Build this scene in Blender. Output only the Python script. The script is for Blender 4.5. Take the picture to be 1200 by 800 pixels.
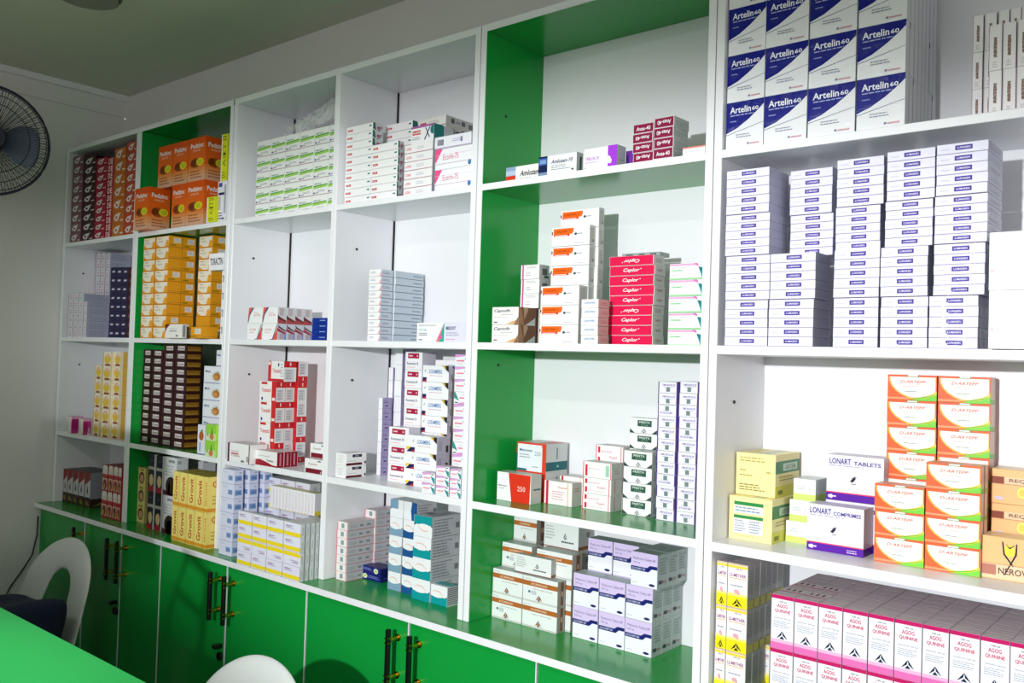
import bpy, bmesh, math, random
from mathutils import Vector, Matrix
random.seed(7)
SC = bpy.context.scene
COL = SC.collection
for o in list(bpy.data.objects):
    bpy.data.objects.remove(o)

# ------------------------------------------------------------------ camera
F_PX = 1035.333
YAW, PITCH, ROLL = 0.699581, 0.022406, 0.030652
CAM = Vector((0.0, -1.5, 1.45))
_fw = Vector((-math.sin(YAW)*math.cos(PITCH), math.cos(YAW)*math.cos(PITCH), math.sin(PITCH)))
_r0 = Vector((math.cos(YAW), math.sin(YAW), 0)); _u0 = _r0.cross(_fw)
_r = math.cos(ROLL)*_r0 + math.sin(ROLL)*_u0
_u = -math.sin(ROLL)*_r0 + math.cos(ROLL)*_u0
cd = bpy.data.cameras.new('camera'); cam = bpy.data.objects.new('camera', cd); COL.objects.link(cam)
cd.sensor_fit = 'HORIZONTAL'; cd.sensor_width = 36.0; cd.lens = F_PX/1200*36.0
cd.clip_start = 0.02; cd.clip_end = 60
M = Matrix((( _r.x, _u.x, -_fw.x, CAM.x), (_r.y, _u.y, -_fw.y, CAM.y), (_r.z, _u.z, -_fw.z, CAM.z), (0, 0, 0, 1)))
cam.matrix_world = M
SC.camera = cam
SC.view_settings.view_transform = 'Standard'; SC.view_settings.look = 'None'
SC.view_settings.gamma = 1.0; SC.view_settings.use_curve_mapping = False
SC.view_settings.exposure = 0.0

# ------------------------------------------------------------------ light
wd = bpy.data.worlds.new('world'); SC.world = wd; wd.use_nodes = True
bg = wd.node_tree.nodes['Background']
bg.inputs['Color'].default_value = (1.0, 1.0, 0.95, 1); bg.inputs['Strength'].default_value = 0.97

ld = bpy.data.lights.new('assumed_main_lamp', 'SPOT'); lamp = bpy.data.objects.new('assumed_main_lamp', ld); COL.objects.link(lamp)
ld.energy = 300; ld.shadow_soft_size = 0.028; ld.spot_size = math.radians(86); ld.spot_blend = 0.55
ld.color = (0.965, 0.98, 1.0)
LP = Vector((-0.45, -2.7, 1.70))
lamp.location = LP
lamp.rotation_euler = (Vector((-1.0, 0.0, 1.25)) - LP).to_track_quat('-Z', 'Y').to_euler()
lamp.rotation_euler.rotate_axis('Z', math.radians(-9))
lamp.scale = (1.0, 0.37, 1.0)          # assumed main light, out of view; scaled to a wide flat beam

dd = bpy.data.lights.new('downlight_bulb', 'SPOT'); dl = bpy.data.objects.new('downlight_bulb', dd); COL.objects.link(dl)
dd.energy = 72; dd.spot_size = math.radians(50); dd.spot_blend = 0.8; dd.shadow_soft_size = 0.05; dd.color = (1.0, 0.99, 0.95)
td = bpy.data.lights.new('assumed_tube_light', 'AREA'); tl = bpy.data.objects.new('assumed_tube_light', td); COL.objects.link(tl)
td.shape = 'RECTANGLE'; td.size = 1.2; td.size_y = 0.08; td.energy = 11; td.color = (1.0, 0.99, 0.93)
tl.location = (-1.1, -1.75, 2.425)         # assumed fluorescent tube on the ceiling, out of view
dl.location = (-2.05, -1.10, 2.455)        # added fill light that brightens the service counter

# ------------------------------------------------------------------ materials
def lin(c):
    c = c/255.0
    return c/12.92 if c <= 0.04045 else ((c+0.055)/1.055)**2.4
def hexlin(h):
    h = h.lstrip('#'); return tuple(lin(int(h[i:i+2], 16)) for i in (0, 2, 4))
MATS = {}
def mat(name, col, rough=0.5, metal=0.0, coat=0.0, noise=0.03, scale=60.0, bump=0.0, film=False, spec=0.5):
    if name in MATS: return MATS[name]
    m = bpy.data.materials.new(name); m.use_nodes = True
    nt = m.node_tree; b = nt.nodes['Principled BSDF']
    c = hexlin(col) if isinstance(col, str) else col
    tc = nt.nodes.new('ShaderNodeTexCoord'); nz = nt.nodes.new('ShaderNodeTexNoise')
    nz.inputs['Scale'].default_value = scale; nz.inputs['Detail'].default_value = 3
    nt.links.new(tc.outputs['Object'], nz.inputs['Vector'])
    mx = nt.nodes.new('ShaderNodeMix'); mx.data_type = 'RGBA'
    mx.inputs['A'].default_value = tuple(x*(1-noise) for x in c)+(1,)
    mx.inputs['B'].default_value = tuple(min(1, x*(1+noise)) for x in c)+(1,)
    nt.links.new(nz.outputs['Fac'], mx.inputs['Factor']); nt.links.new(mx.outputs['Result'], b.inputs['Base Color'])
    b.inputs['Specular IOR Level'].default_value = spec
    b.inputs['Roughness'].default_value = rough; b.inputs['Metallic'].default_value = metal
    if coat: b.inputs['Coat Weight'].default_value = coat; b.inputs['Coat Roughness'].default_value = 0.12
    if bump:
        bp = nt.nodes.new('ShaderNodeBump'); bp.inputs['Strength'].default_value = bump; bp.inputs['Distance'].default_value = 0.002
        nt.links.new(nz.outputs['Fac'], bp.inputs['Height']); nt.links.new(bp.outputs['Normal'], b.inputs['Normal'])
    if film:      # clear shrink film over the print: a wrinkled glossy coat
        n2 = nt.nodes.new('ShaderNodeTexNoise'); n2.inputs['Scale'].default_value = 38; n2.inputs['Detail'].default_value = 4
        n2.inputs['Distortion'].default_value = 1.4
        nt.links.new(tc.outputs['Object'], n2.inputs['Vector'])
        bp = nt.nodes.new('ShaderNodeBump'); bp.inputs['Strength'].default_value = 0.5; bp.inputs['Distance'].default_value = 0.004
        nt.links.new(n2.outputs['Fac'], bp.inputs['Height']); nt.links.new(bp.outputs['Normal'], b.inputs['Coat Normal'])
        b.inputs['Coat Weight'].default_value = 0.3; b.inputs['Coat Roughness'].default_value = 0.08
    MATS[name] = m
    return m
def ink(h, film=False):
    return mat(('film_' if film else 'card_')+h, h, rough=0.36, noise=0.02, scale=140, film=film, spec=0.08 if film else 0.2)

M_WALL = mat('painted_wall', '#e3e2e0', 0.75, noise=0.03, scale=4, bump=0.15)
M_CEIL = mat('painted_ceiling', '#d6d6ca', 0.8, noise=0.05, scale=3)
M_FLOOR = mat('floor_tiles', '#8d8a85', 0.4, noise=0.1, scale=8)
M_WHITE = mat('white_melamine', '#e9eaee', 0.33, noise=0.015, scale=20)
M_EDGE = mat('white_edge_band', '#eeeff3', 0.35, noise=0.015, scale=30)
M_GREEN = mat('green_melamine', '#12993c', 0.21, noise=0.03, scale=25, spec=0.45)
M_TOPG = mat('green_laminate_counter', '#2fc863', 0.36, noise=0.02, scale=25, spec=0.25)
M_BLACK = mat('black_metal', '#0b0b0c', 0.35)
M_BRASS = mat('brass', '#d9a83a', 0.22, metal=1.0)
M_PLASTIC = mat('white_plastic', '#d3d8d6', 0.4, noise=0.02)
M_NAVY = mat('navy_cloth', '#131c3a', 0.9, noise=0.2, scale=90, bump=0.4)
M_FAN = mat('navy_plastic', '#1b2038', 0.4)
M_FANB = mat('translucent_blue_blade', '#8d97b8', 0.3)
M_DARK = mat('dark_gap', '#1c1a18', 0.8)

# ------------------------------------------------------------------ mesh helpers
def new_obj(name, me, parent=None, kind=None, label=None, cat=None, group=None, loc=None):
    o = bpy.data.objects.new(name, me); COL.objects.link(o)
    if parent: o.parent = parent
    if kind: o['kind'] = kind
    if label: o['label'] = label
    if cat: o['category'] = cat
    if group: o['group'] = group
    if loc is not None: o.location = loc
    return o
def thing(name, label, cat, loc=(0, 0, 0), group=None):
    return new_obj(name, None, None, None, label, cat, group, loc)
def bm_mesh(name, bm, mats, smooth=False):
    me = bpy.data.meshes.new(name); bm.normal_update(); bm.to_mesh(me); bm.free()
    for m in (mats if isinstance(mats, (list, tuple)) else [mats]): me.materials.append(m)
    if smooth:
        for p in me.polygons: p.use_smooth = True
    return me
def add_box(bm, a, b, bev=0.0, mi=0):
    g = bmesh.ops.create_cube(bm, size=1.0)
    for v in g['verts']:
        v.co = Vector((a[i]+(v.co[i]+0.5)*(b[i]-a[i]) for i in range(3)))
    fs = list({f for v in g['verts'] for f in v.link_faces})
    for f in fs: f.material_index = mi
    if bev:
        es = list({e for f in fs for e in f.edges})
        bmesh.ops.bevel(bm, geom=es, offset=bev, segments=1, affect='EDGES', profile=0.5)
def box(name, a, b, m, parent=None, bev=0.0008, **kw):
    bm = bmesh.new(); add_box(bm, a, b, bev)
    return new_obj(name, bm_mesh(name, bm, m), parent, **kw)
def add_tube(bm, pts, rad, seg=8, closed=False):
    pts = [Vector(p) for p in pts]; n = len(pts); rings = []
    for i, p in enumerate(pts):
        a = pts[(i-1) % n] if (closed or i > 0) else p
        c = pts[(i+1) % n] if (closed or i < n-1) else p
        t = (c-a).normalized()
        up = Vector((0, 0, 1)) if abs(t.z) < 0.9 else Vector((1, 0, 0))
        s = t.cross(up).normalized(); q = s.cross(t)
        r = rad[i] if isinstance(rad, (list, tuple)) else rad
        rings.append([bm.verts.new(p+(s*math.cos(2*math.pi*k/seg)+q*math.sin(2*math.pi*k/seg))*r) for k in range(seg)])
    m = n if closed else n-1
    for i in range(m):
        A, B = rings[i], rings[(i+1) % n]
        for k in range(seg): bm.faces.new((A[k], A[(k+1) % seg], B[(k+1) % seg], B[k]))
    if not closed:
        bm.faces.new(rings[0][::-1]); bm.faces.new(rings[-1])
def tube(name, pts, rad, m, parent=None, seg=8, closed=False, **kw):
    bm = bmesh.new(); add_tube(bm, pts, rad, seg, closed)
    bmesh.ops.recalc_face_normals(bm, faces=bm.faces)
    return new_obj(name, bm_mesh(name, bm, m, True), parent, **kw)

# ------------------------------------------------------------------ survey of the place
# Points read off the photograph are corrected for the lens' barrel distortion and traced onto
# the real planes they lie on (a shelf top, a box front), which gives their place in metres.
CF = [[0.621, -0.036], [-0.738, 0.474], [0.935, -0.493], [-2.118, 0.398], [4.602, 4.68], [-3.33, 0.155], [-0.618, -0.326], [1.177, 7.547], [4.272, 1.203], [-0.046, 0.44]]
def ray(x, y):
    X = (x-600)/600; Y = (y-400)/600
    b = (1, X, Y, X*X, X*Y, Y*Y, X**3, X*X*Y, X*Y*Y, Y**3)
    x2 = x+sum(b[i]*CF[i][0] for i in range(10)); y2 = y+sum(b[i]*CF[i][1] for i in range(10))
    return (x2-600)/F_PX*_r + (400-y2)/F_PX*_u + _fw
def onY(x, y, Y): q = ray(x, y); return CAM+q*((Y-CAM.y)/q.y)
def onZ(x, y, Z): q = ray(x, y); return CAM+q*((Z-CAM.z)/q.z)
def onX(x, y, X): q = ray(x, y); return CAM+q*((X-CAM.x)/q.x)

DEPTH = 0.213
ZS = {1: 1.856, 2: 1.491, 3: 1.128, 4: 0.852}        # shelf tops and the worktop
ZB = {1: 1.841, 2: 1.475, 3: 1.111}                  # shelf undersides
ZTOP = 2.211

# ------------------------------------------------------------------ room
def struct(name, a, b, m): return box(name, a, b, m, None, 0, kind='structure')
struct('floor', (-3.7, -4.6, -0.05), (2.2, 0.4, 0.0), M_FLOOR)
struct('ceiling', (-3.7, -4.6, 2.49), (2.2, 0.4, 2.55), M_CEIL)
struct('wall_back', (-3.58, 0.232, 0.0), (2.2, 0.33, 2.49), M_WALL)
struct('wall_front', (-3.7, -4.6, 0.0), (2.2, -4.5, 1.0), M_WALL)  # low wall added out of view to block light from below
struct('wall_right', (2.1, -4.5, 0.0), (2.2, 0.232, 1.0), M_WALL)  # added low as well, keeps stray light off the lower doors
bmw = bmesh.new()
add_box(bmw, (-3.68, -4.6, 0), (-3.58, 0.232, 2.398)); add_box(bmw, (-3.68, -4.6, 2.398), (-3.586, 0.232, 2.404)); add_box(bmw, (-3.68, -4.6, 2.404), (-3.58, 0.232, 2.49))
new_obj('wall_left', bm_mesh('wall_left', bmw, M_WALL), kind='structure')
struct('trim_1', (-3.58, -4.6, 2.468), (-3.555, 0.232, 2.49), M_EDGE)

# housing of the assumed ceiling tube, out of view
tu = thing('assumed_ceiling_tube', 'white fluorescent tube fitting assumed on the ceiling, out of view', 'lamp', (-1.1, -1.75, 2.49))
box('housing', (-0.62, -0.05, -0.05), (0.62, 0.05, 0), M_WHITE, tu)
# ring for the added fill light over the counter
dw = thing('downlight', 'white fill light ring added over the service counter, out of view', 'lamp', (-2.05, -1.10, 2.49))
tube('ring', [(0.05*math.cos(t*math.pi/16), 0.05*math.sin(t*math.pi/16), -0.006) for t in range(32)], 0.006, M_WHITE, dw, 8, True)

# ceiling lamp (switched off)
cl = thing('ceiling_lamp', 'round ceiling lamp with a dark rim, switched off', 'lamp', (-2.62, -0.36, 2.49))
bm = bmesh.new()
bmesh.ops.create_cone(bm, cap_ends=True, segments=40, radius1=0.085, radius2=0.075, depth=0.012); bmesh.ops.translate(bm, verts=bm.verts, vec=(0, 0, -0.014))
new_obj('diffuser', bm_mesh('diffuser', bm, mat('lamp_glass', '#8b8d86', 0.4)), cl)
tube('rim', [(0.088*math.cos(t*math.pi/20), 0.088*math.sin(t*math.pi/20), -0.008) for t in range(40)], 0.005, mat('lamp_rim', '#55564f', 0.5), cl, 6, True)

# ------------------------------------------------------------------ shelf units
PT = 0.0160
def shelf_unit(label, xs, greens, right_end, labels=None):
    """xs: list of (x_left_inner, x_right_inner) bays of this module; greens: bay indices with green boards"""
    root = thing('shelf_unit', label, 'shelf', ((xs[0][0]+xs[-1][1])/2, DEPTH, 0))
    ox, oy = root.location.x, root.location.y
    def P(name, a, b, m, par=root, **kw):
        return box(name, (a[0]-ox, a[1]-oy, a[2]), (b[0]-ox, b[1]-oy, b[2]), m, par, **kw)
    x0, x1 = xs[0][0]-PT, xs[-1][1]+PT
    z0 = ZS[4]+0.0005
    P('top_panel', (x0, 0.0015, ZTOP), (x1, DEPTH, ZTOP+0.017), M_GREEN if greens else M_WHITE)
    P('edge_band', (x0, 0, ZTOP), (x1, 0.0015, ZTOP+0.017), M_EDGE, label='white edge strip')
    P('back_panel', (x0, DEPTH, z0), (x1, DEPTH+0.004, ZTOP+0.017), M_WHITE, bev=0)
    for i, (a, b) in enumerate(xs):
        if i == 0:
            sp = P('side_panel', (a-PT, 0.0015, z0), (a, DEPTH, ZTOP), M_WHITE)
            P('edge_band', (a-PT, 0, z0), (a, 0.0015, ZTOP), M_EDGE)
            if 0 in greens: P('side_lining', (a, 0.0015, z0), (a+0.0012, DEPTH, ZTOP), M_GREEN, label='green laminate face')
        if i == len(xs)-1:
            P('side_panel', (b, 0.0015, z0), (b+PT, DEPTH, ZTOP), M_WHITE)
            P('edge_band', (b, 0, z0), (b+PT, 0.0015, ZTOP), M_EDGE)
        else:
            P('divider', (b, 0.0015, z0), (xs[i+1][0], DEPTH, ZTOP), M_WHITE)
            P('edge_band', (b, 0, z0), (xs[i+1][0], 0.0015, ZTOP), M_EDGE)
        for r in (1, 2, 3):
            sh = P('shelf', (a, 0.0015, ZB[r]), (b, DEPTH, ZS[r]), M_GREEN if i in greens else M_WHITE)
            P('edge_band', (a, 0, ZB[r]), (b, 0.0015, ZS[r]), M_EDGE)
        if len(xs) == 2: P('joint', (a, DEPTH-0.006, z0), (a+0.0025, DEPTH-0.0005, ZTOP), M_DARK, bev=0, label='dark open joint')
        # small screw-hole caps on the left panel
        for zz in ((1.745, 1.385) if i not in greens else ((2.03, 1.44) if a > -2 else (2.12,))):
            bm = bmesh.new(); bmesh.ops.create_cone(bm, cap_ends=True, segments=10, radius1=0.0035, radius2=0.003, depth=0.002)
            bmesh.ops.rotate(bm, verts=bm.verts, cent=(0, 0, 0), matrix=Matrix.Rotation(math.pi/2, 3, 'Y'))
            bmesh.ops.translate(bm, verts=bm.verts, vec=(a+0.0015-ox, 0.075-oy, zz))
            new_obj('screw_cap', bm_mesh('screw_cap', bm, M_DARK), root)
    return root
D1 = (-3.012, -2.979); D2 = (-2.424, -2.387); D3 = (-1.915, -1.895); D4 = (-1.402, -1.367); D5 = (-0.799, -0.765)
shelf_unit('white open shelf unit against the left wall, dark red cartons on top', [(-3.556, D1[0])], (), False)
shelf_unit('shelf unit with green boards, orange and yellow cartons, second from left', [(D1[1]+0.001, D2[0]-0.001)], (0,), False)
shelf_unit('wide white two-bay shelf unit in the middle, green-striped cartons top left', [(D2[1], D3[0]), (D3[1], D4[0])], (), False)
shelf_unit('green-boarded shelf unit holding bright red and orange-labelled cartons', [(D4[1], D5[0])], (0,), False)
shelf_unit('white shelf unit at the right edge with blue and white cartons', [(D5[1], 0.26)], (), True)

# ------------------------------------------------------------------ worktop and base cupboards
wt = thing('worktop', 'long green worktop with white front edge under the shelves', 'worktop', (-1.65, 0.08, 0.852))
box('board', (-1.93, -0.1385, -0.016), (1.93, 0.133, 0), M_GREEN, wt)
box('edge_band', (-1.93, -0.140, -0.016), (1.93, -0.1385, 0), M_EDGE, wt, 0.0004, label='white edge strip')
seams = [-3.575, -3.197, -2.923, -2.663, -2.283, -1.908, -1.517, -1.133, -0.75, -0.36, 0.03]
handle_side = {0: 1, 1: 1, 2: -1, 3: 1, 4: -1, 5: 1, 6: -1, 7: 1, 8: -1, 9: 1}
units = [(0, 1), (1, 3), (3, 5), (5, 7), (7, 10)]
ulab = ['single-door green base cupboard in the left corner behind the chair', 'green base cupboard with a shadowed door, right of the corner cupboard',
        'green base cupboard below the yellow and lilac cartons, two black handles together', 'green base cupboard below the teal cartons, two black handles together',
        'green base cupboard at bottom right below the purple-and-white cartons']
for (i0, i1), lab in zip(units, ulab):
    cx = (seams[i0]+seams[i1])/2
    cab = thing('base_cupboard', lab, 'cupboard', (cx, 0.08, 0))
    def L(p): return (p[0]-cx, p[1]-0.08, p[2])
    box('body', L((seams[i0]+0.0005, -0.020, 0.07)), L((seams[i1]-0.0005, 0.205, 0.834)), M_WHITE, cab)
    box('plinth', L((seams[i0]+0.001, 0.02, 0.0)), L((seams[i1]-0.001, 0.19, 0.07)), M_DARK, cab)
    for i in range(i0, i1):
        d = box('door', L((seams[i]+0.002, -0.040, 0.075)), L((seams[i+1]-0.002, -0.021, 0.832)), M_GREEN, cab)
        box('edge_strip', L((seams[i+1]-0.0045, -0.0404, 0.0755)), L((seams[i+1]-0.0019, -0.0206, 0.8315)), M_EDGE, d, 0, label='white door edge')
        s = handle_side[i]; hx = (seams[i+1]-0.036) if s > 0 else (seams[i]+0.036)
        if i == 0: hx = seams[1]-0.016
        if i == 2: hx = seams[2]+0.034
        hb = bmesh.new(); add_box(hb, L((hx-0.0055, -0.079, 0.672)), L((hx+0.0055, -0.068, 0.812)), 0.0015)
        h = new_obj('handle', bm_mesh('handle', hb, M_BLACK), d, label='black bar handle')
        for zz in (0.698, 0.786):
            pb = bmesh.new()
            add_tube(pb, [L((hx, -0.040, zz)), L((hx, -0.044, zz)), L((hx, -0.0441, zz)), L((hx, -0.069, zz))], [0.0085, 0.0085, 0.0048, 0.0048], 12)
            for dz in (-0.0057, 0.0057): add_box(pb, L((hx-0.0063, -0.080, zz+dz-0.0013)), L((hx+0.0063, -0.067, zz+dz+0.0013)))
            new_obj('handle_post', bm_mesh('handle_post', pb, M_BRASS), d, label='brass handle post')
        if i in (1, 3):
            kx = seams[i+1]-0.02
            kb = bmesh.new(); add_tube(kb, [L((kx, -0.040, 0.565)), L((kx, -0.048, 0.565))], 0.012, 14); add_box(kb, L((kx-0.009, -0.066, 0.590)), L((kx+0.009, -0.040, 0.602)), 0.002)
            new_obj('lock', bm_mesh('lock', kb, M_BLACK), d, label='small black lock')

# ------------------------------------------------------------------ printed cartons
_TXT = {}
def text_geo(s, bold=False, ital=False):
    key = (s, bold, ital)
    if key in _TXT: return _TXT[key]
    cu = bpy.data.curves.new('t', 'FONT'); cu.body = s; cu.size = 1; cu.resolution_u = 2
    if bold: cu.offset = 0.018
    if ital: cu.shear = 0.3
    o = bpy.data.objects.new('t', cu); COL.objects.link(o)
    dg = bpy.context.evaluated_depsgraph_get(); me = o.evaluated_get(dg).to_mesh()
    vs = [(v.co.x, v.co.y) for v in me.vertices]; fs = [tuple(p.vertices) for p in me.polygons]
    o.evaluated_get(dg).to_mesh_clear()
    bpy.data.objects.remove(o); bpy.data.curves.remove(cu)
    x0 = min(v[0] for v in vs); x1 = max(v[0] for v in vs); y0 = min(v[1] for v in vs); y1 = max(v[1] for v in vs)
    vs = [((x-x0)/(x1-x0), (y-y0)/(y1-y0)) for x, y in vs]
    _TXT[key] = (vs, fs); return _TXT[key]

def R(u0, v0, u1, v1, c): return ('p', [(u0, v0), (u1, v0), (u1, v1), (u0, v1)], c)
def Pg(pts, c): return ('p', pts, c)
def E(u, v, ru, rv, c, n=14): return ('p', [(u+ru*math.cos(2*math.pi*k/n), v+rv*math.sin(2*math.pi*k/n)) for k in range(n)], c)
def T(s, u, v, w, h, c, o=''): return ('t', s, u, v, w, h, c, o)
def Ln(u0, v0, u1, v1, n, c, seed=1):
    rnd = random.Random(seed*97+n); out = []
    dv = (v1-v0)/n
    for k in range(n):
        y = v1-(k+1)*dv+dv*0.3; u = u0; end = u0+(u1-u0)*rnd.uniform(0.7, 1.0)
        while u < end-0.01:
            wd_ = (u1-u0)*rnd.uniform(0.08, 0.22); out.append(R(u, y, min(u+wd_, end), y+dv*0.4, c)); u += wd_+(u1-u0)*0.03
    return out
def flat(l):
    out = []
    for x in l:
        if isinstance(x, list): out += flat(x)
        else: out.append(x)
    return out

def carton_mesh(name, w, h, dp, art, film=False):
    """carton with origin at the middle of its front bottom edge; front faces -Y"""
    bm = bmesh.new(); mats = []; idx = {}
    def mi(c):
        if c not in idx: idx[c] = len(mats); mats.append(ink(c, film))
        return idx[c]
    base = mi(art.get('base', '#eceef0'))
    add_box(bm, (-w/2, 0, 0), (w/2, dp, h), min(0.0006, h*0.06))
    face = {'F': (Vector((-w/2, 0, 0)), Vector((w, 0, 0)), Vector((0, 0, h)), Vector((0, -1, 0))),
            'R': (Vector((w/2, 0, 0)), Vector((0, dp, 0)), Vector((0, 0, h)), Vector((1, 0, 0))),
            'L': (Vector((-w/2, dp, 0)), Vector((0, -dp, 0)), Vector((0, 0, h)), Vector((-1, 0, 0))),
            'T': (Vector((-w/2, 0, h)), Vector((w, 0, 0)), Vector((0, dp, 0)), Vector((0, 0, 1))),
            'K': (Vector((w/2, dp, 0)), Vector((-w, 0, 0)), Vector((0, 0, h)), Vector((0, 1, 0)))}
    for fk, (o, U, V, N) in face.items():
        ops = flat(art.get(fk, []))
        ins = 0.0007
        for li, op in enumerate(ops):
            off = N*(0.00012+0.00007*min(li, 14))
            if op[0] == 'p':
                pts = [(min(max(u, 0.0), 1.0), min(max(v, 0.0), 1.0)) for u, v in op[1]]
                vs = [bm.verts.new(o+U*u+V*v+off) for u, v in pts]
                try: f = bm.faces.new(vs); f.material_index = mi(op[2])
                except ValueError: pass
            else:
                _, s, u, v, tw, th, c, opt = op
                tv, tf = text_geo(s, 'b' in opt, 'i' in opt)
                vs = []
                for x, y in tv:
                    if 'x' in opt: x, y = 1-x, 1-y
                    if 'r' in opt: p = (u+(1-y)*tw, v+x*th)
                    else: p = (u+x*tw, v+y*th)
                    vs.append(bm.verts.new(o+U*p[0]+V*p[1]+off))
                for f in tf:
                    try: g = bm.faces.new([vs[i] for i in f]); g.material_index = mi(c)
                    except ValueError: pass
    me = bpy.data.meshes.new(name); bm.to_mesh(me); bm.free()
    for m in mats: me.materials.append(m)
    return me
def flip(ops):
    """the same print upside down"""
    out = []
    for op in flat(ops):
        if op[0] == 'p': out.append(('p', [(1-u, 1-v) for u, v in op[1]], op[2]))
        else: out.append(('t', op[1], 1-op[2]-op[4], 1-op[3]-op[5], op[4], op[5], op[6], op[7]+'x'))
    return out

G1 = '#9aa0a8'; G2 = '#6d7480'; BK = '#22242a'; WH = '#eef0f2'; WARM = '#efece6'
BAR = lambda u0, v0, u1, v1: [R(u0+(u1-u0)*k/9, v0, u0+(u1-u0)*(k+0.55)/9, v1, BK) for k in range(9)]
TRI = lambda u, v, ru, rv, c: [Pg([(u-ru, v-rv), (u, v+rv), (u-0.15*ru, v-rv*0.1)], c), Pg([(u+ru, v-rv), (u, v+rv), (u+0.15*ru, v-rv*0.1)], c), Pg([(u-0.45*ru, v-rv), (u+0.45*ru, v-rv), (u, v-0.25*rv)], c)]
def drop(u, v, ru, rv, c): return Pg([(u-ru, v-rv*0.2), (u-ru*0.5, v-rv), (u+ru*0.2, v-rv), (u+ru, v+rv), (u-ru*0.4, v+rv*0.7)], c)

ART = {}  # right sides of many white cartons hold shade as grey in the colour
# --- top row
def a_drop(base, side, em='#d9d3d0', noem=False):
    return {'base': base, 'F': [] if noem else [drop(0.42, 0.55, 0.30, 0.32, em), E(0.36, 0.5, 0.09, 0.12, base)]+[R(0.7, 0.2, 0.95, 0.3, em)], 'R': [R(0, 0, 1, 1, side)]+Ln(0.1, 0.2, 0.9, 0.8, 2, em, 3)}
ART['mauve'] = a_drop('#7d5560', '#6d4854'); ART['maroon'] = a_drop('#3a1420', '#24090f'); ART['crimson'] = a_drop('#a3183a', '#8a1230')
ART['redtext'] = {'base': '#b02838', 'F': [T('D', 0.1, 0.1, 0.35, 0.8, '#efe2dd', 'b'), T('E', 0.55, 0.1, 0.3, 0.8, '#efe2dd', 'b')]}
ART['amber'] = a_drop('#c06a22', '#a85a1c'); ART['rust'] = a_drop('#b5482e', '#a24028')
ped = [R(0, 0, 1, 0.36, '#e27a34'), R(0, 0, 1, 0.30, '#e08c4c'), R(0, 0, 1, 0.23, '#de9a66'), R(0, 0, 1, 0.14, '#d8a685'), R(0, 0.36, 1, 1, '#e2641a'), R(0, 0.85, 1, 1, '#d9540f'), E(0.42, 0.42, 0.30, 0.11, '#8f4a1a'), E(0.30, 0.43, 0.15, 0.08, '#6d3512'), E(0.70, 0.43, 0.22, 0.09, '#e8d022'), E(0.70, 0.43, 0.15, 0.06, '#b9c32a'), T('Pedzinc', 0.12, 0.76, 0.76, 0.11, WH, 'b'), T('SYRUP', 0.25, 0.68, 0.45, 0.045, '#f5d7c0'), Ln(0.15, 0.06, 0.85, 0.26, 3, '#a8603a')]
ART['orange'] = {'base': '#e0641c', 'F': ped, 'R': ped, 'T': [R(0, 0, 1, 1, '#d65c14')]}
ART['lime'] = {'base': '#e8ecec', 'F': [R(0, 0, 1, 1, '#dde02a'), R(0, 0, 0.12, 1, '#eef0f0'), T('ACT', 0.3, 0.3, 0.45, 0.5, '#7a7d1a', 'r'), Ln(0.25, 0.05, 0.9, 0.2, 3, '#7a7d1a'), Ln(0.25, 0.85, 0.9, 0.97, 2, '#7a7d1a'), R(0.35, 0.55, 0.75, 0.6, '#4d5010')], 'R': [R(0, 0, 1, 1, '#d4d824')]}
ART['violetlabel'] = {'base': '#e9e9f2', 'F': [R(0.1, 0.86, 0.5, 0.96, '#5b4a94'), R(0.1, 0.66, 0.85, 0.72, '#1d1f55'), R(0.1, 0.30, 0.35, 0.62, '#b7aed6'), R(0.75, 0.2, 0.95, 0.9, '#a9adb5'), Ln(0.1, 0.05, 0.7, 0.25, 3, '#5b4a94'), R(0.6, 0.06, 0.8, 0.1, BK)]}
ART['greenstripe'] = {'base': '#eef0ee', 'F': [Pg([(0.03, 0.36), (0.97, 0.44), (0.97, 0.58), (0.03, 0.50)], '#9ccf62'), Pg([(0.03, 0.49), (0.97, 0.57), (0.97, 0.62), (0.03, 0.56)], '#4c9a3c'), T('AMODIS', 0.06, 0.62, 0.5, 0.09, '#2f7d4e', 'b'), Ln(0.3, 0.16, 0.9, 0.3, 2, G1), E(0.1, 0.12, 0.06, 0.05, '#4a4a9a'), R(0.2, 0.1, 0.4, 0.14, G2), R(0, 0, 1, 0.02, '#a86a80'), R(0, 0, 0.012, 1, '#c9cdcc')]}
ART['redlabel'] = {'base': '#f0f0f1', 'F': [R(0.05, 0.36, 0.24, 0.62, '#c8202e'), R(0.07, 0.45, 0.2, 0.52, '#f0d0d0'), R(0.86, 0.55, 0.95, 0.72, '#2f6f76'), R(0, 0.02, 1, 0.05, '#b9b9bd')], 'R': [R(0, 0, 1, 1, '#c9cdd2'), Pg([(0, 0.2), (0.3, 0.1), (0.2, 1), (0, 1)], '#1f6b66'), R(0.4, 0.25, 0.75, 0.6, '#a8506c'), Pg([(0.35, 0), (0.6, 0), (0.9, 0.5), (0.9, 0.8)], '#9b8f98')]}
ART['pinklabel'] = {'base': '#f1f0f2', 'F': [T('LOSAR', 0.06, 0.35, 0.2, 0.3, '#e0405c', 'b'), Ln(0.45, 0.3, 0.75, 0.7, 2, '#c3c0ca'), R(0, 0.0, 1, 0.04, '#c0607c')], 'R': [R(0, 0, 1, 1, '#b4b8c0')]}
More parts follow.
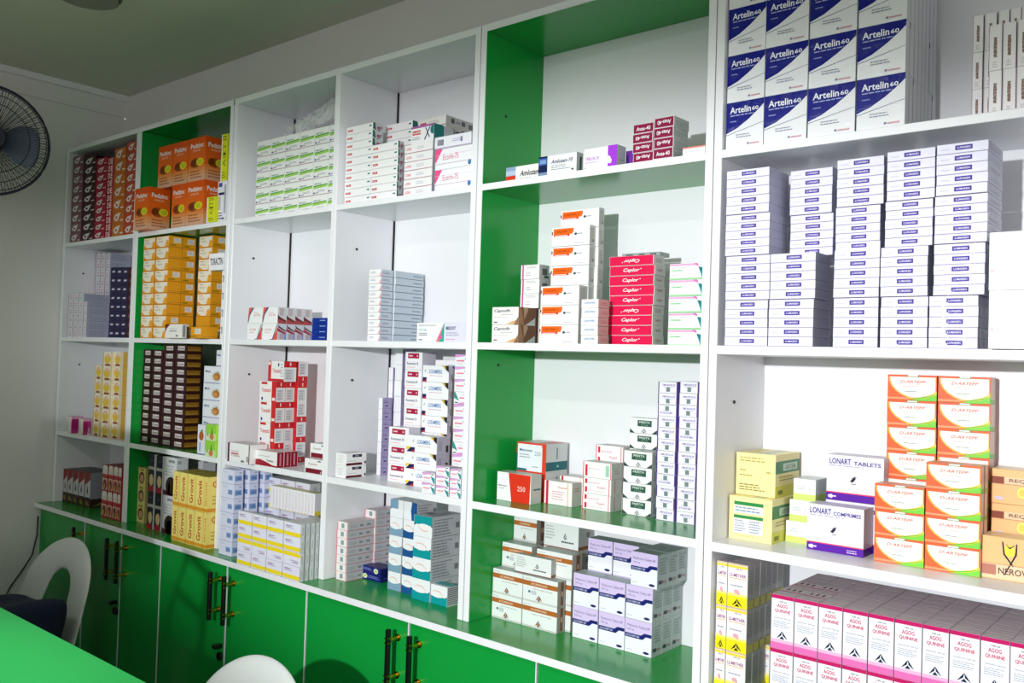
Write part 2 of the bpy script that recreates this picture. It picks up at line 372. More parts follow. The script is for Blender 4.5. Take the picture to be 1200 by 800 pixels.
ART['xbox'] = {'base': '#f1f0f2', 'F': [R(0, 0.88, 1, 1, '#a860a8'), R(0.06, 0.5, 0.42, 0.74, '#d23a3a'), T('RAMI', 0.10, 0.56, 0.34, 0.12, WH, 'b'), Pg([(0.58, 0.15), (0.63, 0.15), (0.86, 0.85), (0.81, 0.85)], '#24306a'), Pg([(0.62, 0.85), (0.66, 0.85), (0.84, 0.25), (0.8, 0.25)], '#24306a'), Ln(0.06, 0.2, 0.45, 0.4, 2, G1), E(0.96, 0.65, 0.1, 0.25, '#1f7a74')], 'R': [R(0, 0, 1, 1, '#c4c6cc'), R(0, 0, 0.5, 1, '#2c7f7c')]}
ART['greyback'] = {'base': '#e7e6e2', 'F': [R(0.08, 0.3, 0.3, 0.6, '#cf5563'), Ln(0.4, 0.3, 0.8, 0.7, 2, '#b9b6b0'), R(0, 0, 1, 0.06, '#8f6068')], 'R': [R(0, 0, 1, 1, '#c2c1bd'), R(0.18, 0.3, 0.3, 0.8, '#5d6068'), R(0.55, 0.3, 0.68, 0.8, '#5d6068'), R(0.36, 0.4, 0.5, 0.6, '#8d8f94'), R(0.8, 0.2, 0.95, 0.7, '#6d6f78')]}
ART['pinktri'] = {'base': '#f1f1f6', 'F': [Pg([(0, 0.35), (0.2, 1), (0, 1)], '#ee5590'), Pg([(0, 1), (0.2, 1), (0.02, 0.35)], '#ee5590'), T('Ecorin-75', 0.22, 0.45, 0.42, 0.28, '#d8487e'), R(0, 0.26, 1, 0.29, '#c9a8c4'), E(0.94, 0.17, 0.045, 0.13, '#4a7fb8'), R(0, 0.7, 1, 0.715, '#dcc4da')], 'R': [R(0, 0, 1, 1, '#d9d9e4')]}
ART['whitebar'] = {'base': '#ececf6', 'F': [BAR(0.08, 0.25, 0.26, 0.75), Ln(0.5, 0.4, 0.78, 0.7, 2, '#b4b4cc'), R(0.72, 0.35, 0.77, 0.75, '#8a8aa8'), R(0, 0.02, 1, 0.06, '#9a86b4')], 'R': [R(0, 0, 1, 1, '#f0eef4')]}
ART['amlo1'] = {'base': '#efefeb', 'F': [R(0, 0, 0.28, 1, '#8ea8c8'), R(0, 0.45, 0.28, 0.75, '#b7c6dc'), R(0, 0, 0.28, 0.42, '#d93a22'), T('Amlozan', 0.40, 0.32, 0.52, 0.36, '#1c2438', 'bi'), Ln(0.4, 0.1, 0.8, 0.22, 1, G1)]}
ART['amlo2'] = {'base': '#eef1f2', 'F': [R(0, 0, 0.24, 1, '#16244e'), R(0, 0.55, 0.24, 0.9, '#3f66a8'), R(0, 0, 0.24, 0.18, '#7d90b4'), R(0.04, 0.62, 0.2, 0.82, '#7fa0cc'), T('Amlozan-10', 0.34, 0.56, 0.56, 0.2, '#22345a', 'bi'), Ln(0.34, 0.2, 0.85, 0.5, 3, G1), R(0.88, 0.12, 0.93, 0.2, BK)], 'R': [R(0, 0, 1, 1, '#c2c8c8'), R(0.5, 0, 0.8, 0.8, '#2e4650')]}
ART['purplepanel'] = {'base': '#f2f0f4', 'F': [R(0.73, 0, 1, 1, '#a63fd8'), E(0.76, 0.35, 0.06, 0.18, '#f2e8f8'), E(0.80, 0.28, 0.05, 0.12, '#f2e8f8'), T('TEBLOK-20', 0.05, 0.42, 0.42, 0.16, '#c07ac8', 'b'), Ln(0.05, 0.26, 0.5, 0.38, 1, '#d0b0d8'), R(0.05, 0.06, 0.08, 0.1, BK)], 'R': [R(0, 0, 1, 1, '#cfd0d6'), R(0.2, 0.3, 0.8, 0.36, '#b7b9c0')]}
ART['purple'] = {'base': '#7a2fa8', 'F': [R(0, 0, 1, 1, '#7430a0'), R(0.1, 0.2, 0.4, 0.8, '#3a2470')]}
avas = [R(0.03, 0.05, 0.97, 0.95, '#8c1846'), T('Avas-40', 0.16, 0.28, 0.68, 0.42, WH, 'b')]
avr = [R(0, 0, 1, 1, '#cdd2d2'), R(0.1, 0.5, 0.95, 0.56, '#8fa8a4'), Ln(0.1, 0.15, 0.7, 0.4, 2, '#a9b5b5')]
ART['avas'] = {'base': '#e6e2e4', 'F': avas, 'R': avr}; ART['avasx'] = {'base': '#e6e2e4', 'F': flip(avas), 'R': avr}
ART['flatcoral'] = {'base': '#f0f1f4', 'F': [R(0, 0.82, 1, 1, '#ea8a7c'), Ln(0.1, 0.3, 0.9, 0.6, 2, '#c6ccd4')]}
art_e = [Pg([(0, 0.34), (0.3, 0.44), (0.6, 0.60), (0.85, 0.77), (1, 0.89), (1, 1), (0, 1)], '#0a1680'), T('Artelin', 0.10, 0.76, 0.56, 0.14, '#f0f2f8', 'b'), T('60', 0.69, 0.775, 0.17, 0.085, '#f0f2f8', 'b'), Ln(0.11, 0.69, 0.82, 0.74, 1, '#aeb6dc', 4), R(0.11, 0.58, 0.28, 0.6, '#8f9ad0'), Pg([(0, 0.30), (1, 0.50), (1, 0.507), (0, 0.31)], '#3c4686'), Ln(0.28, 0.22, 0.72, 0.32, 2, '#8f94a4'), R(0.58, 0.07, 0.63, 0.11, '#7a80a0'), R(0.65, 0.07, 0.9, 0.1, '#d0a0a8')]
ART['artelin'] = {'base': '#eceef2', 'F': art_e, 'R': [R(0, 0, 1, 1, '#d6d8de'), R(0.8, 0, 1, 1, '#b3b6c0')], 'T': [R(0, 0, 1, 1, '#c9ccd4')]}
ART['standing'] = {'base': '#f1eff1', 'F': [R(0.38, 0.28, 0.62, 0.72, '#a88f86'), T('ARTEM', 0.36, 0.28, 0.28, 0.44, '#5d4a46', 'r'), Ln(0.3, 0.05, 0.7, 0.2, 3, '#cfc4c6'), R(0, 0, 0.05, 1, '#cbb6c4')], 'R': [R(0, 0, 1, 1, '#c7c2cf')]}
# --- second row
ART['pinkstrip'] = {'base': '#dfe0ea', 'F': [R(0.0, 0, 0.10, 1, '#d98a92'), R(0.3, 0.25, 0.8, 0.45, '#b9b4c4'), R(0.3, 0.6, 0.8, 0.7, '#c9a8b2')], 'R': [R(0, 0, 1, 1, '#a9abc0'), Ln(0.1, 0.2, 0.9, 0.9, 3, '#8d90a8')], 'T': [R(0, 0, 1, 1, '#c0c1d0')]}
ART['navypack'] = {'base': '#221f48', 'F': [R(0.3, 0.4, 0.8, 0.6, '#c7c8e0'), R(0.05, 0.05, 0.95, 0.1, '#3a3668')], 'R': [R(0, 0, 1, 1, '#4a3038'), R(0.1, 0.3, 0.9, 0.7, '#7a5a5a')]}
vit = [R(0.04, 0.06, 0.96, 0.94, '#f2ead8'), Pg([(0.04, 0.30), (0.28, 0.06), (0.04, 0.06)], '#e89a24'), Pg([(0.04, 0.36), (0.34, 0.06), (0.30, 0.06), (0.04, 0.32)], '#e07a20'), Pg([(0.70, 0.06), (0.96, 0.06), (0.96, 0.5), (0.86, 0.66), (0.76, 0.5)], '#eea428'), T('VITAMIN C', 0.12, 0.72, 0.32, 0.10, '#b08a70', 'b'), Ln(0.12, 0.42, 0.6, 0.6, 2, '#b6a898')]
vits = [R(0, 0, 1, 1, '#e29a1c'), R(0, 0.0, 1, 0.06, '#b8781a'), R(0, 0.12, 1, 0.2, '#c98a2a')]
vits2 = [R(0, 0, 1, 1, '#e29a1c'), R(0, 0.0, 1, 0.06, '#b8781a'), R(0.35, 0.4, 0.88, 0.85, '#e8e2d4'), Ln(0.4, 0.48, 0.84, 0.8, 3, '#9aa0b4'), R(0.05, 0.14, 0.5, 0.24, '#8a7a1c')]
ART['vit'] = {'base': '#e0941c', 'F': vit, 'R': vits}; ART['vit2'] = {'base': '#e0941c', 'F': vit, 'R': vits2}
ART['vitside'] = {'base': '#e0941c', 'F': vits, 'R': vits2}
ART['vitlabel'] = {'base': '#e0941c', 'F': vits2, 'R': vits}
ART['toractin'] = {'base': '#eeedf2', 'F': [T('TORACTIN', 0.10, 0.30, 0.86, 0.42, '#1d1e2c', 'b')], 'R': [R(0, 0, 1, 1, '#d6d5dc')]}
ART['whitearc'] = {'base': '#ece8e4', 'F': [Pg([(0, 0.35), (0.12, 0.75), (0.3, 1), (0, 1)], '#5d2a20'), Pg([(0.0, 0.28), (0.1, 0.66), (0.28, 0.96), (0.33, 1), (0.3, 1), (0.12, 0.75), (0, 0.38)], '#e8b8b0'), T('Cetrimox', 0.25, 0.46, 0.45, 0.12, '#4a5a55', 'b'), Ln(0.3, 0.62, 0.8, 0.72, 1, G1), R(0.66, 0.12, 0.78, 0.22, '#4a6a55')], 'R': [R(0, 0, 1, 1, '#c9cac6'), R(0.15, 0.1, 0.5, 0.9, '#8a8d8a'), R(0.72, 0, 1, 0.85, '#4a3420')]}
ART['mosq'] = {'base': '#f0f1f3', 'F': [Pg([(0.70, 0), (1, 0), (1, 0.9), (0.93, 0.6)], '#e0524a'), Pg([(0.66, 0), (0.74, 0), (0.98, 0.9), (0.97, 1)], '#4a5a70'), T('ACT 80', 0.18, 0.55, 0.42, 0.14, '#e08a90', 'b'), Ln(0.18, 0.38, 0.55, 0.5, 1, '#e8b0b4'), R(0.55, 0, 0.75, 0.05, '#3a2a3a')], 'R': [R(0, 0, 1, 1, '#cdd2dc'), Pg([(0, 0.75), (1, 0.45), (1, 0.3), (0, 0.55)], '#a04650'), Pg([(0, 1), (0.12, 0.75), (1, 0.5), (1, 0.58), (0.2, 0.85)], '#5a3440'), R(0.25, 0.05, 0.75, 0.4, '#b6a6b2'), R(0.8, 0.02, 1.0, 0.4, '#7d94d0')]}
ART['mosqt'] = {'base': '#f0f1f3', 'F': [Pg([(0, 0.1), (0.10, 0.45), (0.34, 1), (0.05, 1)], '#e0625c'), Pg([(0.0, 0.05), (0.05, 0.05), (0.16, 0.55), (0.40, 0.95), (0.4, 1), (0.3, 1), (0.1, 0.6)], '#4a5a70'), T('ACT 80', 0.42, 0.45, 0.42, 0.14, '#e08a90', 'b'), Ln(0.4, 0.62, 0.8, 0.72, 1, '#e8b0b4')], 'R': [R(0, 0, 1, 1, '#d3d5da'), R(0.2, 0.5, 0.7, 0.95, '#c4b2b6'), Pg([(0, 0.5), (1, 0.2), (1, 0), (0, 0)], '#b04a4a'), Pg([(0, 0.55), (0.3, 0.35), (1, 0.18), (1, 0.1), (0, 0.3)], '#5a3440')]}
ART['navyslat'] = {'base': '#0f2a86', 'F': [R(0, 0, 1, 1, '#10308e'), Ln(0.5, 0.35, 0.95, 0.75, 1, '#8fa6d8'), R(0, 0, 1, 0.05, '#0a1c5e')]}
ART['greyside'] = {'base': '#e9eef2', 'F': [R(0, 0, 1, 1, '#f2f2f4'), R(0, 0, 1, 0.05, '#c4a6ae'), Pg([(0.82, 0), (1, 0), (1, 0.8)], '#f0a6b0'), Ln(0.12, 0.4, 0.6, 0.75, 2, '#a2a6b4')], 'R': [R(0, 0, 1, 1, '#c6d0dc'), R(0, 0.0, 1, 0.09, '#7d8a98'), Ln(0.1, 0.35, 0.8, 0.7, 2, '#7d8aa0')]}
ART['greyside2'] = {'base': '#d9e0e8', 'R': [R(0, 0, 1, 1, '#c0ccd8'), R(0, 0.0, 1, 0.09, '#74828f'), R(0.62, 0.4, 0.95, 0.62, '#93a6ae')]}
ART['biscot'] = {'base': '#f0f0f4', 'F': [R(0.56, 0, 1, 1, '#dedcee'), Pg([(0.40, 0), (0.56, 0), (0.56, 1)], '#2aa890'), Pg([(0.40, 0), (0.46, 0.0), (0.545, 0.9), (0.56, 1)], '#f0788c'), Pg([(0.44, 0.2), (0.50, 0.12), (0.53, 0.3), (0.47, 0.4)], '#e060a0'), T('Bisoprolol Fumarate', 0.05, 0.80, 0.34, 0.09, '#3a3a44'), T('2.5 mg', 0.05, 0.56, 0.15, 0.12, '#2aa08a', 'b'), Ln(0.05, 0.30, 0.27, 0.48, 2, G2), R(0.05, 0.08, 0.13, 0.12, BK), T('BISCOT', 0.60, 0.62, 0.19, 0.17, '#28406e', 'b'), Ln(0.61, 0.3, 0.88, 0.52, 2, '#a8a8c0'), R(0.6, 0.12, 0.78, 0.15, '#e08a9a')]}
ART['captofit'] = {'base': '#efeeea', 'F': [T('Captofit', 0.08, 0.66, 0.62, 0.22, '#20264a', 'bi'), Ln(0.35, 0.52, 0.9, 0.62, 1, '#a8a8a8'), Ln(0.08, 0.4, 0.75, 0.48, 1, '#b9b4ae'), Pg([(0.55, 0.05), (0.9, 0.02), (1, 0.3), (0.8, 0.2)], '#d8a878'), Pg([(0.85, 0), (1, 0), (1, 0.45)], '#8d6a50'), R(0.08, 0.12, 0.22, 0.17, '#3a3a44')], 'R': [R(0, 0, 1, 1, '#7d5a48'), Pg([(0, 0), (0.3, 0), (0.2, 0.6), (0.1, 1), (0, 1)], '#a07a5c'), Pg([(0.35, 0), (0.85, 0), (0.85, 0.45)], '#cfd6d4'), Pg([(0.3, 0.3), (0.5, 0.9), (0.4, 1), (0.25, 1)], '#b89a80'), R(0.9, 0, 1, 1, '#3a2a24')]}
ART['magstrip'] = {'base': '#f0f0f0', 'F': [R(0.08, 0, 0.16, 1, '#c8488c'), Ln(0.3, 0.72, 0.9, 0.92, 2, '#a8a8ac'), Ln(0.3, 0.2, 0.6, 0.5, 2, '#b9b4bc'), R(0, 0, 1, 0.02, '#c9c9c9')], 'R': [R(0, 0, 1, 1, '#aeb2b2'), R(0.3, 0.3, 0.8, 0.75, '#5a605e'), R(0.5, 0.1, 0.95, 0.25, '#3a403e')]}
ART['orangelabel'] = {'base': '#f0f0f0', 'F': [R(0.05, 0.62, 0.56, 0.92, '#ee6a1c'), R(0.05, 0.52, 0.48, 0.62, '#dd3a22'), R(0.0, 0.62, 0.03, 0.78, '#8a2a22'), T('CARDIPRIL 5', 0.09, 0.70, 0.40, 0.12, '#b83a12', 'b'), R(0.08, 0.54, 0.42, 0.58, '#f2e4de'), R(0.56, 0.72, 0.58, 0.92, '#dd5a22'), E(0.64, 0.60, 0.035, 0.065, '#4a5058'), Ln(0.69, 0.55, 0.84, 0.66, 1, G1), Ln(0.62, 0.08, 0.92, 0.14, 1, '#b0b0b4'), R(0, 0, 1, 0.012, '#bcbcbc')], 'R': [R(0, 0, 1, 1, '#cfcecb'), R(0.18, 0.12, 0.82, 0.88, '#bcbab6'), R(0.55, 0.18, 0.8, 0.3, '#77777a')]}
ART['bluetext'] = {'base': '#f1f2f4', 'F': [T('LISINOPRIL', 0.18, 0.48, 0.64, 0.22, '#1f6aa8', 'bi'), Ln(0.2, 0.2, 0.7, 0.32, 1, '#c2c8d0')], 'R': [R(0, 0, 1, 1, '#d6b6b4'), Ln(0.3, 0.3, 0.95, 0.7, 2, '#c48a8c'), R(0, 0, 1, 0.03, '#b08a8a')]}
cap = [R(0.01, 0.03, 0.99, 0.97, '#e2184e'), T('Caplor', 0.31, 0.28, 0.36, 0.46, WH, 'bi'), E(0.70, 0.66, 0.012, 0.05, WH)]
capR = [R(0, 0, 1, 1, '#d3d2cf'), R(0.2, 0.25, 0.8, 0.7, '#bcbab8')]
capR2 = [R(0, 0, 1, 1, '#d3d2cf'), T('Caplor', 0.22, 0.34, 0.56, 0.34, '#a8686c', 'b')]
ART['caplor'] = {'base': '#e9e0e2', 'F': cap, 'R': capR2}; ART['caplorx'] = {'base': '#e9e0e2', 'F': flip(cap), 'R': capR}
ART['caplorg'] = {'base': '#a8b0ae', 'F': [R(0, 0, 1, 1, '#9aa4a4'), R(0.1, 0.3, 0.3, 0.7, '#4a5054'), R(0.45, 0.3, 0.6, 0.7, '#4a5054'), R(0.75, 0.3, 0.9, 0.7, '#4a5054')]}
ART['tealcorner'] = {'base': '#f2f2f2', 'F': [R(0, 0.86, 0.78, 0.97, '#e8a8d4'), Pg([(0.70, 0.97), (0.82, 0.80), (0.86, 0.88), (0.8, 1)], '#d87ac0'), Pg([(0.84, 0.78), (1, 0.62), (1, 0), (0.97, 0)], '#3aa0a0'), Pg([(0.84, 0.78), (0.99, 0.7), (0.97, 0.3)], '#1f7a86'), R(0.05, 0.52, 0.40, 0.62, '#bfe8c4'), T('TELMIS', 0.08, 0.545, 0.28, 0.06, '#5aa86a', 'b'), Ln(0.05, 0.70, 0.62, 0.78, 1, '#c0b8c0'), Ln(0.05, 0.25, 0.25, 0.32, 1, '#b9b9c0'), R(0, 0.02, 1, 0.10, '#8fd890')], 'R': [R(0, 0, 1, 1, '#3a8a94')]}
lum = [R(0.36, 0.30, 0.70, 0.76, '#4a3a9a'), T('LUMAREN', 0.40, 0.43, 0.26, 0.20, '#e4e2f4', 'b'), R(0, 0, 1, 0.05, '#c2bfd6'), Ln(0.08, 0.3, 0.3, 0.6, 1, '#d0cee0')]
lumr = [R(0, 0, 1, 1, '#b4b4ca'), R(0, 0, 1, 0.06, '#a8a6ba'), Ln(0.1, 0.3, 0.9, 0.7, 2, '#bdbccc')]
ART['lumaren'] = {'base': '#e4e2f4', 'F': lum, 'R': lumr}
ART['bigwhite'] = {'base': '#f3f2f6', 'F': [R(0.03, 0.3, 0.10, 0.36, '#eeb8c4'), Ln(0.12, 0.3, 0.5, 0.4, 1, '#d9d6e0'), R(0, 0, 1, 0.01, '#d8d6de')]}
# --- third row
ART['yellowband'] = {'base': '#efe9da', 'F': [R(0.0, 0, 0.1, 1, '#e0b84a'), E(0.5, 0.5, 0.34, 0.34, '#e8c244'), R(0.26, 0.02, 0.8, 0.16, '#9a4a22'), E(0.52, 0.75, 0.2, 0.14, '#ecc0a8'), R(0.86, 0, 1, 1, '#e2cf9a')], 'R': [R(0, 0, 1, 1, '#e6dcc4'), R(0.1, 0.0, 0.35, 1, '#dcae4c'), R(0.6, 0.3, 0.8, 0.7, '#c9a0a8')], 'T': [R(0, 0, 1, 1, '#d9b98a')]}
ART['pinkpack'] = {'base': '#e8e2e0', 'F': [R(0.1, 0.1, 0.5, 0.9, '#d8d4c8')], 'R': [R(0, 0, 1, 0.86, '#c23a86'), E(0.3, 0.55, 0.26, 0.36, '#a82470'), Pg([(0.55, 0), (0.95, 0), (0.75, 0.5)], '#efe2ea'), E(0.76, 0.15, 0.06, 0.12, '#4a2a3a'), R(0, 0.86, 1, 1, '#dc9cc0')], 'T': [R(0, 0, 1, 1, '#d3a2b4')]}
grd = [R(0, 0, 1, 1, '#3a1820'), R(0.22, 0.28, 0.82, 0.82, '#d8d0cc'), T('Grovit', 0.26, 0.36, 0.52, 0.36, '#5a2a2c', 'b'), R(0, 0, 1, 0.06, '#1a0a0e')]
ART['darkpack'] = {'base': '#32141a', 'F': grd, 'R': [R(0, 0, 1, 1, '#3a1a10'), R(0.04, 0.22, 0.92, 0.80, '#7d5a1c'), R(0.1, 0.3, 0.85, 0.42, '#9a7428'), R(0, 0, 1, 0.06, '#1c0c08')]}
ART['fruitbox'] = {'base': '#e9ebf3', 'F': [E(0.66, 0.42, 0.24, 0.30, '#d6d2cc'), E(0.66, 0.40, 0.18, 0.22, '#b9743c'), E(0.62, 0.36, 0.1, 0.12, '#d09a4a'), Pg([(0.58, 0.7), (0.7, 0.55), (0.76, 0.75), (0.66, 0.6)], '#4a7a3a'), T('Mult', 0.08, 0.62, 0.26, 0.14, '#4a5a94', 'b'), R(0, 0, 1, 0.05, '#9aa0c4')], 'R': [R(0, 0, 1, 1, '#c9cddc')]}
ART['limefruit'] = {'base': '#a8d850', 'F': [R(0, 0.0, 1, 0.42, '#cfe0b8'), R(0, 0.42, 1, 1, '#94d040'), E(0.6, 0.25, 0.22, 0.2, '#c9803a'), Pg([(0.55, 0.4), (0.7, 0.4), (0.62, 0.9)], '#2f7a2c'), E(0.2, 0.35, 0.1, 0.1, '#7ab83a')], 'T': [R(0, 0, 1, 1, '#b9d894')]}
ART['fruittall'] = {'base': '#dfe3ee', 'F': [E(0.5, 0.62, 0.3, 0.16, '#b8582c'), Pg([(0.4, 0.8), (0.6, 0.7), (0.7, 0.85)], '#3a7a34'), R(0.3, 0.1, 0.42, 0.4, '#6a7ab4'), R(0, 0, 1, 0.03, '#8a90b8')], 'R': [R(0, 0, 1, 1, '#b9bfce')]}
tram = [R(0, 0, 0.74, 1, '#f0eeee'), R(0.1, 0.84, 0.46, 0.96, '#cc2a30'), T('Tramadol', 0.12, 0.46, 0.56, 0.2, '#d83a3e', 'b'), R(0.12, 0.06, 0.22, 0.2, '#2a3a8a')]
tramr = lambda up: [R(0, 0, 1, 1, '#e6e2e2'), R(0, 0.70 if up else 0, 1, 1 if up else 0.28, '#c9262c'), R(0.08, 0.06 if up else 0.34, 0.8, 0.62 if up else 0.92, '#d0cfd2'), Ln(0.16, 0.1 if up else 0.36, 0.7, 0.6 if up else 0.9, 4, '#a2a2aa'), R(0.45, 0.78 if up else 0.06, 0.55, 0.95 if up else 0.22, '#f0dcdc')]
ART['tram'] = {'base': '#c9262c', 'F': tram+[R(0.74, 0, 1, 1, '#cc2a2c'), R(0.78, 0.06, 0.96, 0.2, '#f2dede')], 'R': tramr(True), 'T': [R(0, 0, 1, 1, '#d9c4c4')]}
ART['tram2'] = {'base': '#c9262c', 'F': tram, 'R': tramr(True), 'T': [R(0, 0, 1, 1, '#d9c4c4')]}; ART['tram3'] = {'base': '#c9262c', 'F': tram, 'R': tramr(False), 'T': [R(0, 0, 1, 1, '#d9c4c4')]}
ART['tramtop'] = {'base': '#c9262c', 'F': [R(0.2, 0.12, 1, 1, '#eeeded'), T('Tramadol', 0.3, 0.42, 0.5, 0.2, '#d83a3e', 'b'), R(0.02, 0.8, 0.16, 0.96, '#f2dede'), R(0.62, 0.74, 0.7, 0.9, '#2a3a8a'), R(0.55, 0.0, 1, 0.12, '#c02a2c'), Ln(0.8, 0.2, 0.98, 0.9, 5, '#b4b4bc')], 'R': tramr(True)}
ART['maroonedge'] = {'base': '#efeeee', 'F': [R(0, 0, 0.08, 1, '#5a2034'), R(0.16, 0.42, 0.5, 0.5, '#c05a64'), T('Tramex', 0.16, 0.3, 0.4, 0.14, '#8a5a66'), Ln(0.16, 0.52, 0.6, 0.66, 1, '#c9b9bd'), R(0.62, 0.06, 0.76, 0.16, '#6a6a72'), R(0.86, 0.1, 0.94, 0.4, G1), R(0.96, 0, 1, 1, '#6a3a4a')], 'T': [R(0, 0, 1, 1, '#d3cfce')]}
ART['maroonwave'] = {'base': '#eeecec', 'F': [Pg([(0, 0), (1, 0), (1, 0.1), (0.8, 0.12), (0.5, 0.3), (0.25, 0.42), (0, 0.36)], '#a01c30'), Ln(0.2, 0.6, 0.8, 0.72, 1, '#b9b9bd'), T('Tramex', 0.55, 0.32, 0.3, 0.14, '#5a5a60', 'b')], 'R': [R(0, 0, 0.94, 1, '#8c1428'), R(0.36, 0.1, 0.6, 0.9, '#c4808c'), R(0.94, 0, 1, 1, '#e4c0c4')], 'T': [R(0, 0, 1, 1, '#d9cfd0')]}
ART['maroonbase'] = {'base': '#f0efef', 'F': [R(0.06, 0.02, 0.97, 0.34, '#7a1c2c'), R(0.88, 0.06, 0.93, 0.2, '#d8b0b4'), T('Tramicid', 0.2, 0.58, 0.5, 0.14, '#a88a92', 'bi'), R(0.72, 0.84, 0.9, 0.92, '#5a5a66')], 'T': [R(0, 0, 1, 1, '#e0dcdc')]}
ART['blacklabel'] = {'base': '#efeeef', 'F': [Ln(0.25, 0.2, 0.8, 0.85, 4, '#d6d6da')], 'R': [R(0, 0.02, 0.78, 0.2, '#5a1a26'), R(0.3, 0.66, 0.76, 0.88, '#26262e'), R(0.42, 0.7, 0.62, 0.84, '#8a8a94'), R(0.9, 0.1, 0.97, 0.3, BK), R(0.02, 0.35, 0.5, 0.4, '#c9c9ce')], 'T': [R(0, 0, 1, 1, '#d9d8d8')]}
ART['lilacside'] = {'base': '#f0eff4', 'F': [R(0, 0, 1, 0.012, '#c9c6d2')], 'R': [R(0, 0, 1, 1, '#a598c2'), R(0.12, 0.55, 0.7, 0.60, '#5a4a7c'), R(0.12, 0.7, 0.6, 0.74, '#7a6a9c'), R(0.3, 0.2, 0.6, 0.32, '#4a3a6a'), R(0, 0, 1, 0.02, '#7a6c9a')], 'T': [R(0, 0, 1, 1, '#d0cadc')]}
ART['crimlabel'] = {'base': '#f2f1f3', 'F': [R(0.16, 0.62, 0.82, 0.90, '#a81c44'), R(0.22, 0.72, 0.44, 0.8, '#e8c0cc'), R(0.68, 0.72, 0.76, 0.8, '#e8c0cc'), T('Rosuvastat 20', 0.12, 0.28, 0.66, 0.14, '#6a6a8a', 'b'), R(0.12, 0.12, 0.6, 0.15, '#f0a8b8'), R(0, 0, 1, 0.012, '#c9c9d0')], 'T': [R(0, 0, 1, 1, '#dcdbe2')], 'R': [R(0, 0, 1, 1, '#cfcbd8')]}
ART['bluename'] = {'base': '#f2f2f5', 'F': [T('LOSAMERG', 0.36, 0.52, 0.42, 0.24, '#2470b4', 'b'), Ln(0.38, 0.34, 0.9, 0.44, 1, '#d4a0b4'), Pg([(0.0, 0.0), (0.28, 0.0), (0.28, 0.28), (0.14, 0.28)], '#2a2450'), Pg([(0.0, 0.08), (0.0, 0.3), (0.16, 0.3)], '#f0d020'), Pg([(0.14, 0.0), (0.28, 0.0), (0.28, 0.16)], '#b8304a'), Pg([(0.78, 1), (1, 1), (1, 0.62)], '#2a2434'), Pg([(0.78, 1), (0.88, 1), (0.92, 0.8)], '#e0c022'), Pg([(0.20, 0.62), (0.26, 0.78), (0.24, 0.6)], G1)], 'R': [R(0, 0, 1, 1, '#c9c2d2'), R(0.7, 0.1, 0.9, 0.5, '#4a3a34'), R(0.1, 0.2, 0.4, 0.8, '#b4aec0')], 'T': [R(0, 0, 1, 1, '#dcdbe4')]}
ART['pinkteal'] = {'base': '#f0eff3', 'F': [Pg([(0, 0.74), (0.7, 0.88), (0.7, 1), (0, 1)], '#d8a0d6'), R(0.12, 0.42, 0.62, 0.54, '#e8889c'), Pg([(0.64, 0.72), (0.98, 0.5), (0.98, 0.02), (0.9, 0.02)], '#2f8f92'), R(0.12, 0.2, 0.5, 0.26, '#d6d3da'), R(0.72, 0.82, 0.92, 0.92, '#5a6a78')], 'R': [R(0, 0, 1, 1, '#a9b4bc')], 'T': [R(0, 0, 1, 1, '#dac6dc')]}
ART['pinktealx'] = {'base': '#f0eff3', 'F': flip(ART['pinkteal']['F']), 'R': [R(0, 0, 1, 1, '#a9b4bc')], 'T': [R(0, 0, 1, 1, '#dac6dc')]}
ART['red250'] = {'base': '#f0f1f1', 'F': [Pg([(0.34, 1), (0.99, 0.99), (0.97, 0), (0.44, 0)], '#d93420'), T('250', 0.61, 0.40, 0.23, 0.17, '#f6e2da'), T('Metronex', 0.05, 0.50, 0.25, 0.06, '#3a4a78', 'b'), Ln(0.05, 0.4, 0.28, 0.46, 1, G1)], 'R': [R(0, 0, 1, 1, '#c6c8c4'), R(0.25, 0.46, 0.95, 0.52, '#4a7a78')], 'T': [R(0, 0, 1, 1, '#b9c4bc')]}
ART['blue250'] = {'base': '#eef1f2', 'F': [R(0, 0.86, 1, 1, '#d8442f'), R(0.87, 0, 1, 1, '#d8442f'), R(0, 0.0, 0.35, 0.14, '#1f6a78'), R(0, 0, 0.05, 0.6, '#1f6a78'), R(0, 0.6, 0.04, 1, '#d8442f'), R(0.04, 0.08, 0.86, 0.94, '#e4e9ef'), T('Metronex', 0.10, 0.68, 0.44, 0.1, '#2a4a80', 'b'), T('250', 0.62, 0.56, 0.2, 0.15, '#6a8a90'), Ln(0.1, 0.44, 0.5, 0.62, 2, G1), Ln(0.55, 0.14, 0.8, 0.2, 1, G2)], 'R': [R(0, 0, 1, 1, '#d3d6d6'), R(0, 0.05, 1, 0.36, '#1f6a70'), E(0.55, 0.2, 0.06, 0.05, '#7ac0b4'), R(0.48, 0.45, 0.54, 0.85, '#8a9094')], 'T': [R(0, 0, 1, 1, '#d4594a'), R(0.05, 0.1, 0.6, 0.9, '#c4d0cc')]}
ART['redstrip'] = {'base': '#f1efec', 'F': [R(0.06, 0, 0.15, 1, '#c42a3e'), R(0.84, 0, 0.87, 1, '#e0b890'), T('Ketacef', 0.5, 0.72, 0.32, 0.08, '#d05a6a', 'b'), Ln(0.28, 0.2, 0.8, 0.62, 4, '#d8a8b4')], 'R': [R(0, 0, 1, 1, '#d6d2ca'), Ln(0.2, 0.6, 0.9, 0.8, 2, '#c09a9a')], 'T': [R(0, 0, 1, 1, '#dcdad4')]}
